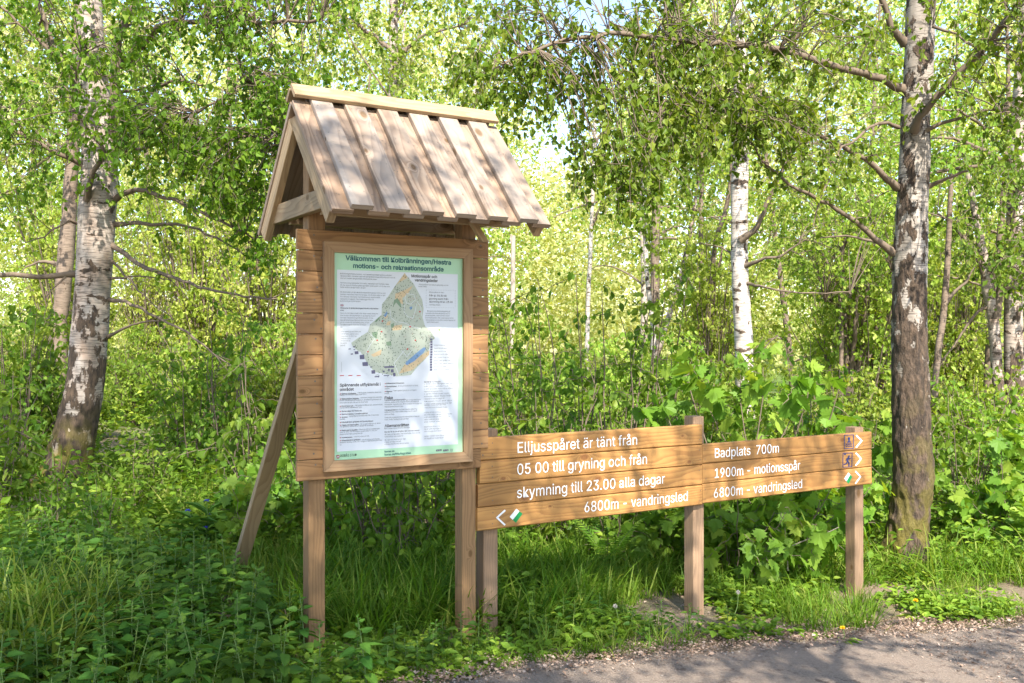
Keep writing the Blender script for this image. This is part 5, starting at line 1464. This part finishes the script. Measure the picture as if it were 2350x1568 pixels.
# fern under the sign
def fern(loc, H, nfr, seed, label):
    rng = np.random.default_rng(seed); g = Geo()
    for i in range(nfr):
        a = i*6.28/nfr+rng.normal(0, .25); d = np.array([math.cos(a), math.sin(a), 0]); k = 22; t = np.linspace(0, 1, k)
        L = H*rng.uniform(.8, 1.1)
        c = np.asarray(loc)+d*(L*.5*t[:, None]**1.5)+Z3*(L*(t-.22*t**3))[:, None]
        g.tube(c, np.linspace(.004, .001, k), 4, 1, cap=False)
        tg = unit(np.gradient(c, axis=0)); sd = unit(np.cross(tg, Z3)); nn = np.cross(sd, tg)
        for s_ in (1, -1):
            sz = .20*L*np.sin(np.pi*np.clip(t*.92+.08, 0, 1))**.8
            m = t > .18
            g.leaves(c[m], (sd*s_+tg*.35)[m], nn[m], sz[m], T([(0, 0, 0), (.3, .09, 0), (.7, .07, -.04), (1, 0, -.1), (.7, -.07, -.04), (.3, -.09, 0)], [[0, 3, 2, 1], [0, 5, 4, 3]]), 0)
    tag(g.build('fern', [MT['maple_leaf'], MT['stem']], None, loc), label, 'fern')
p = np.array([(1395-CX)/FPX*8.0, 8.0, 0]); p[2] = gz(p[0], p[1]); fern(p, .62, 7, 7, 'bright upright fern below the four plank panel')
p = np.array([(1330-CX)/FPX*8.3, 8.3, 0]); p[2] = gz(p[0], p[1]); fern(p, .5, 6, 8, 'smaller fern nearer the sign post by the board')

# blue cornflowers
cb_ = np.array([(470-CX)/FPX*7.6, 7.6, 0]); cb_[2] = gz(cb_[0], cb_[1])
root = thing('cornflower_plant', 'cornflower clump with small blue flowers left of the leaning strut', 'flower', cb_)
g = Geo(); rng = np.random.default_rng(9)
heads = [at(474, 1149, 7.6), at(431, 1172, 7.6), at(471, 1211, 7.5), at(484, 1180, 7.7)]
for h in heads: g.tube(smooth_path([cb_, (cb_+h)/2+[.02, 0, 0], h], 8), np.linspace(.004, .002, 8), 4, 1)
m = 90; st = np.array([heads[i % 4] for i in range(m)]); f = rng.uniform(.02, .85, m)[:, None]
P = cb_+(st-cb_)*f+rng.normal(0, .02, (m, 3)); a = rng.uniform(0, 6.28, m)
D = np.stack([np.cos(a), np.sin(a), rng.uniform(.1, .7, m)], -1); Nn = np.tile(Z3, (m, 1))
g.leaves(P, D, Nn, rng.uniform(.12, .24, m), TPL_LANCE, 0)
g.build('leaves_and_stems', [MT['nettle_leaf'], MT['stem']], root, cb_)
for h in heads:
    g = Geo(); m = 26; a = rng.uniform(0, 6.28, m); D = np.stack([np.cos(a), np.sin(a), rng.uniform(-.1, 1.0, m)], -1)
    g.leaves(np.tile(h, (m, 1)), D, np.tile(Z3, (m, 1))+rng.normal(0, .3, (m, 3)), rng.uniform(.018, .03, m), TPL_LANCE, 0)
    g.build('flower_head', MT['blue_petal'], root, cb_)

# dandelions
def dandelion(px, py, h, label, seed, puff=False):
    rng = np.random.default_rng(seed)
    Yg = on_ground(px, py+h*FPX/7.0); loc = Yg; top_ = loc+[rng.normal(0, .02), 0, h]
    root = thing('dandelion', label, 'dandelion', loc)
    g = Geo(); g.tube(smooth_path([loc, (loc+top_)/2+[.015, 0, 0], top_], 7), .003, 5); g.build('stem', MT['stem'], root, loc)
    g = Geo(); m = 60 if not puff else 90
    D = rng.normal(0, 1, (m, 3)); 
    if not puff: D[:, 2] = np.abs(D[:, 2])*.5+.1
    g.leaves(np.tile(top_, (m, 1)), D, rng.normal(0, 1, (m, 3)), np.full(m, .021 if not puff else .017), TPL_LANCE, 0)
    g.build('flower_head' if not puff else 'seed_head', MT['yellow_petal'] if not puff else MT['seed_down'], root, loc)
    g = Geo(); m = 9; a = np.arange(m)*.7; D = np.stack([np.cos(a), np.sin(a), np.full(m, .25)], -1)
    g.leaves(np.tile(loc+[0, 0, .01], (m, 1)), D, np.tile(Z3, (m, 1)), rng.uniform(.10, .17, m), TPL_LANCE, 0); g.build('leaf_rosette', MT['herb_leaf'], root, loc)
dandelion(2099, 1377, .14, 'yellow dandelion near the foot of the furrowed birch', 1)
dandelion(1932, 1444, .10, 'yellow dandelion at the path edge below the end post', 2)
dandelion(1681, 1359, .20, 'grey seed head dandelion right of the middle sign post', 3, True)
dandelion(1416, 1396, .18, 'pale seed head dandelion on the bare soil left of the middle post', 4, True)

# moss on the roof
g = Geo(); rng = np.random.default_rng(12)
dn = unit(n*sl_d-Z3*sl_h); nr = unit(n*sl_h+Z3*sl_d)
c = RB.p(T0+.203*4-.01, H0+APEX)+dn*(slope*.80)+nr*(BT+.004)
P = c+rng.normal(0, .022, (170, 1))*dn+rng.normal(0, .012, (170, 1))*u+np.abs(rng.normal(0, .010, (170, 1)))*nr
g.leaves(P, rng.normal(0, 1, (170, 3)), rng.normal(0, 1, (170, 3)), rng.uniform(.01, .02, 170), TPL_QUAD)
tag(g.build('moss_clump', MT['moss'], None, c), 'small clump of dry moss on the front roof slope', 'moss')
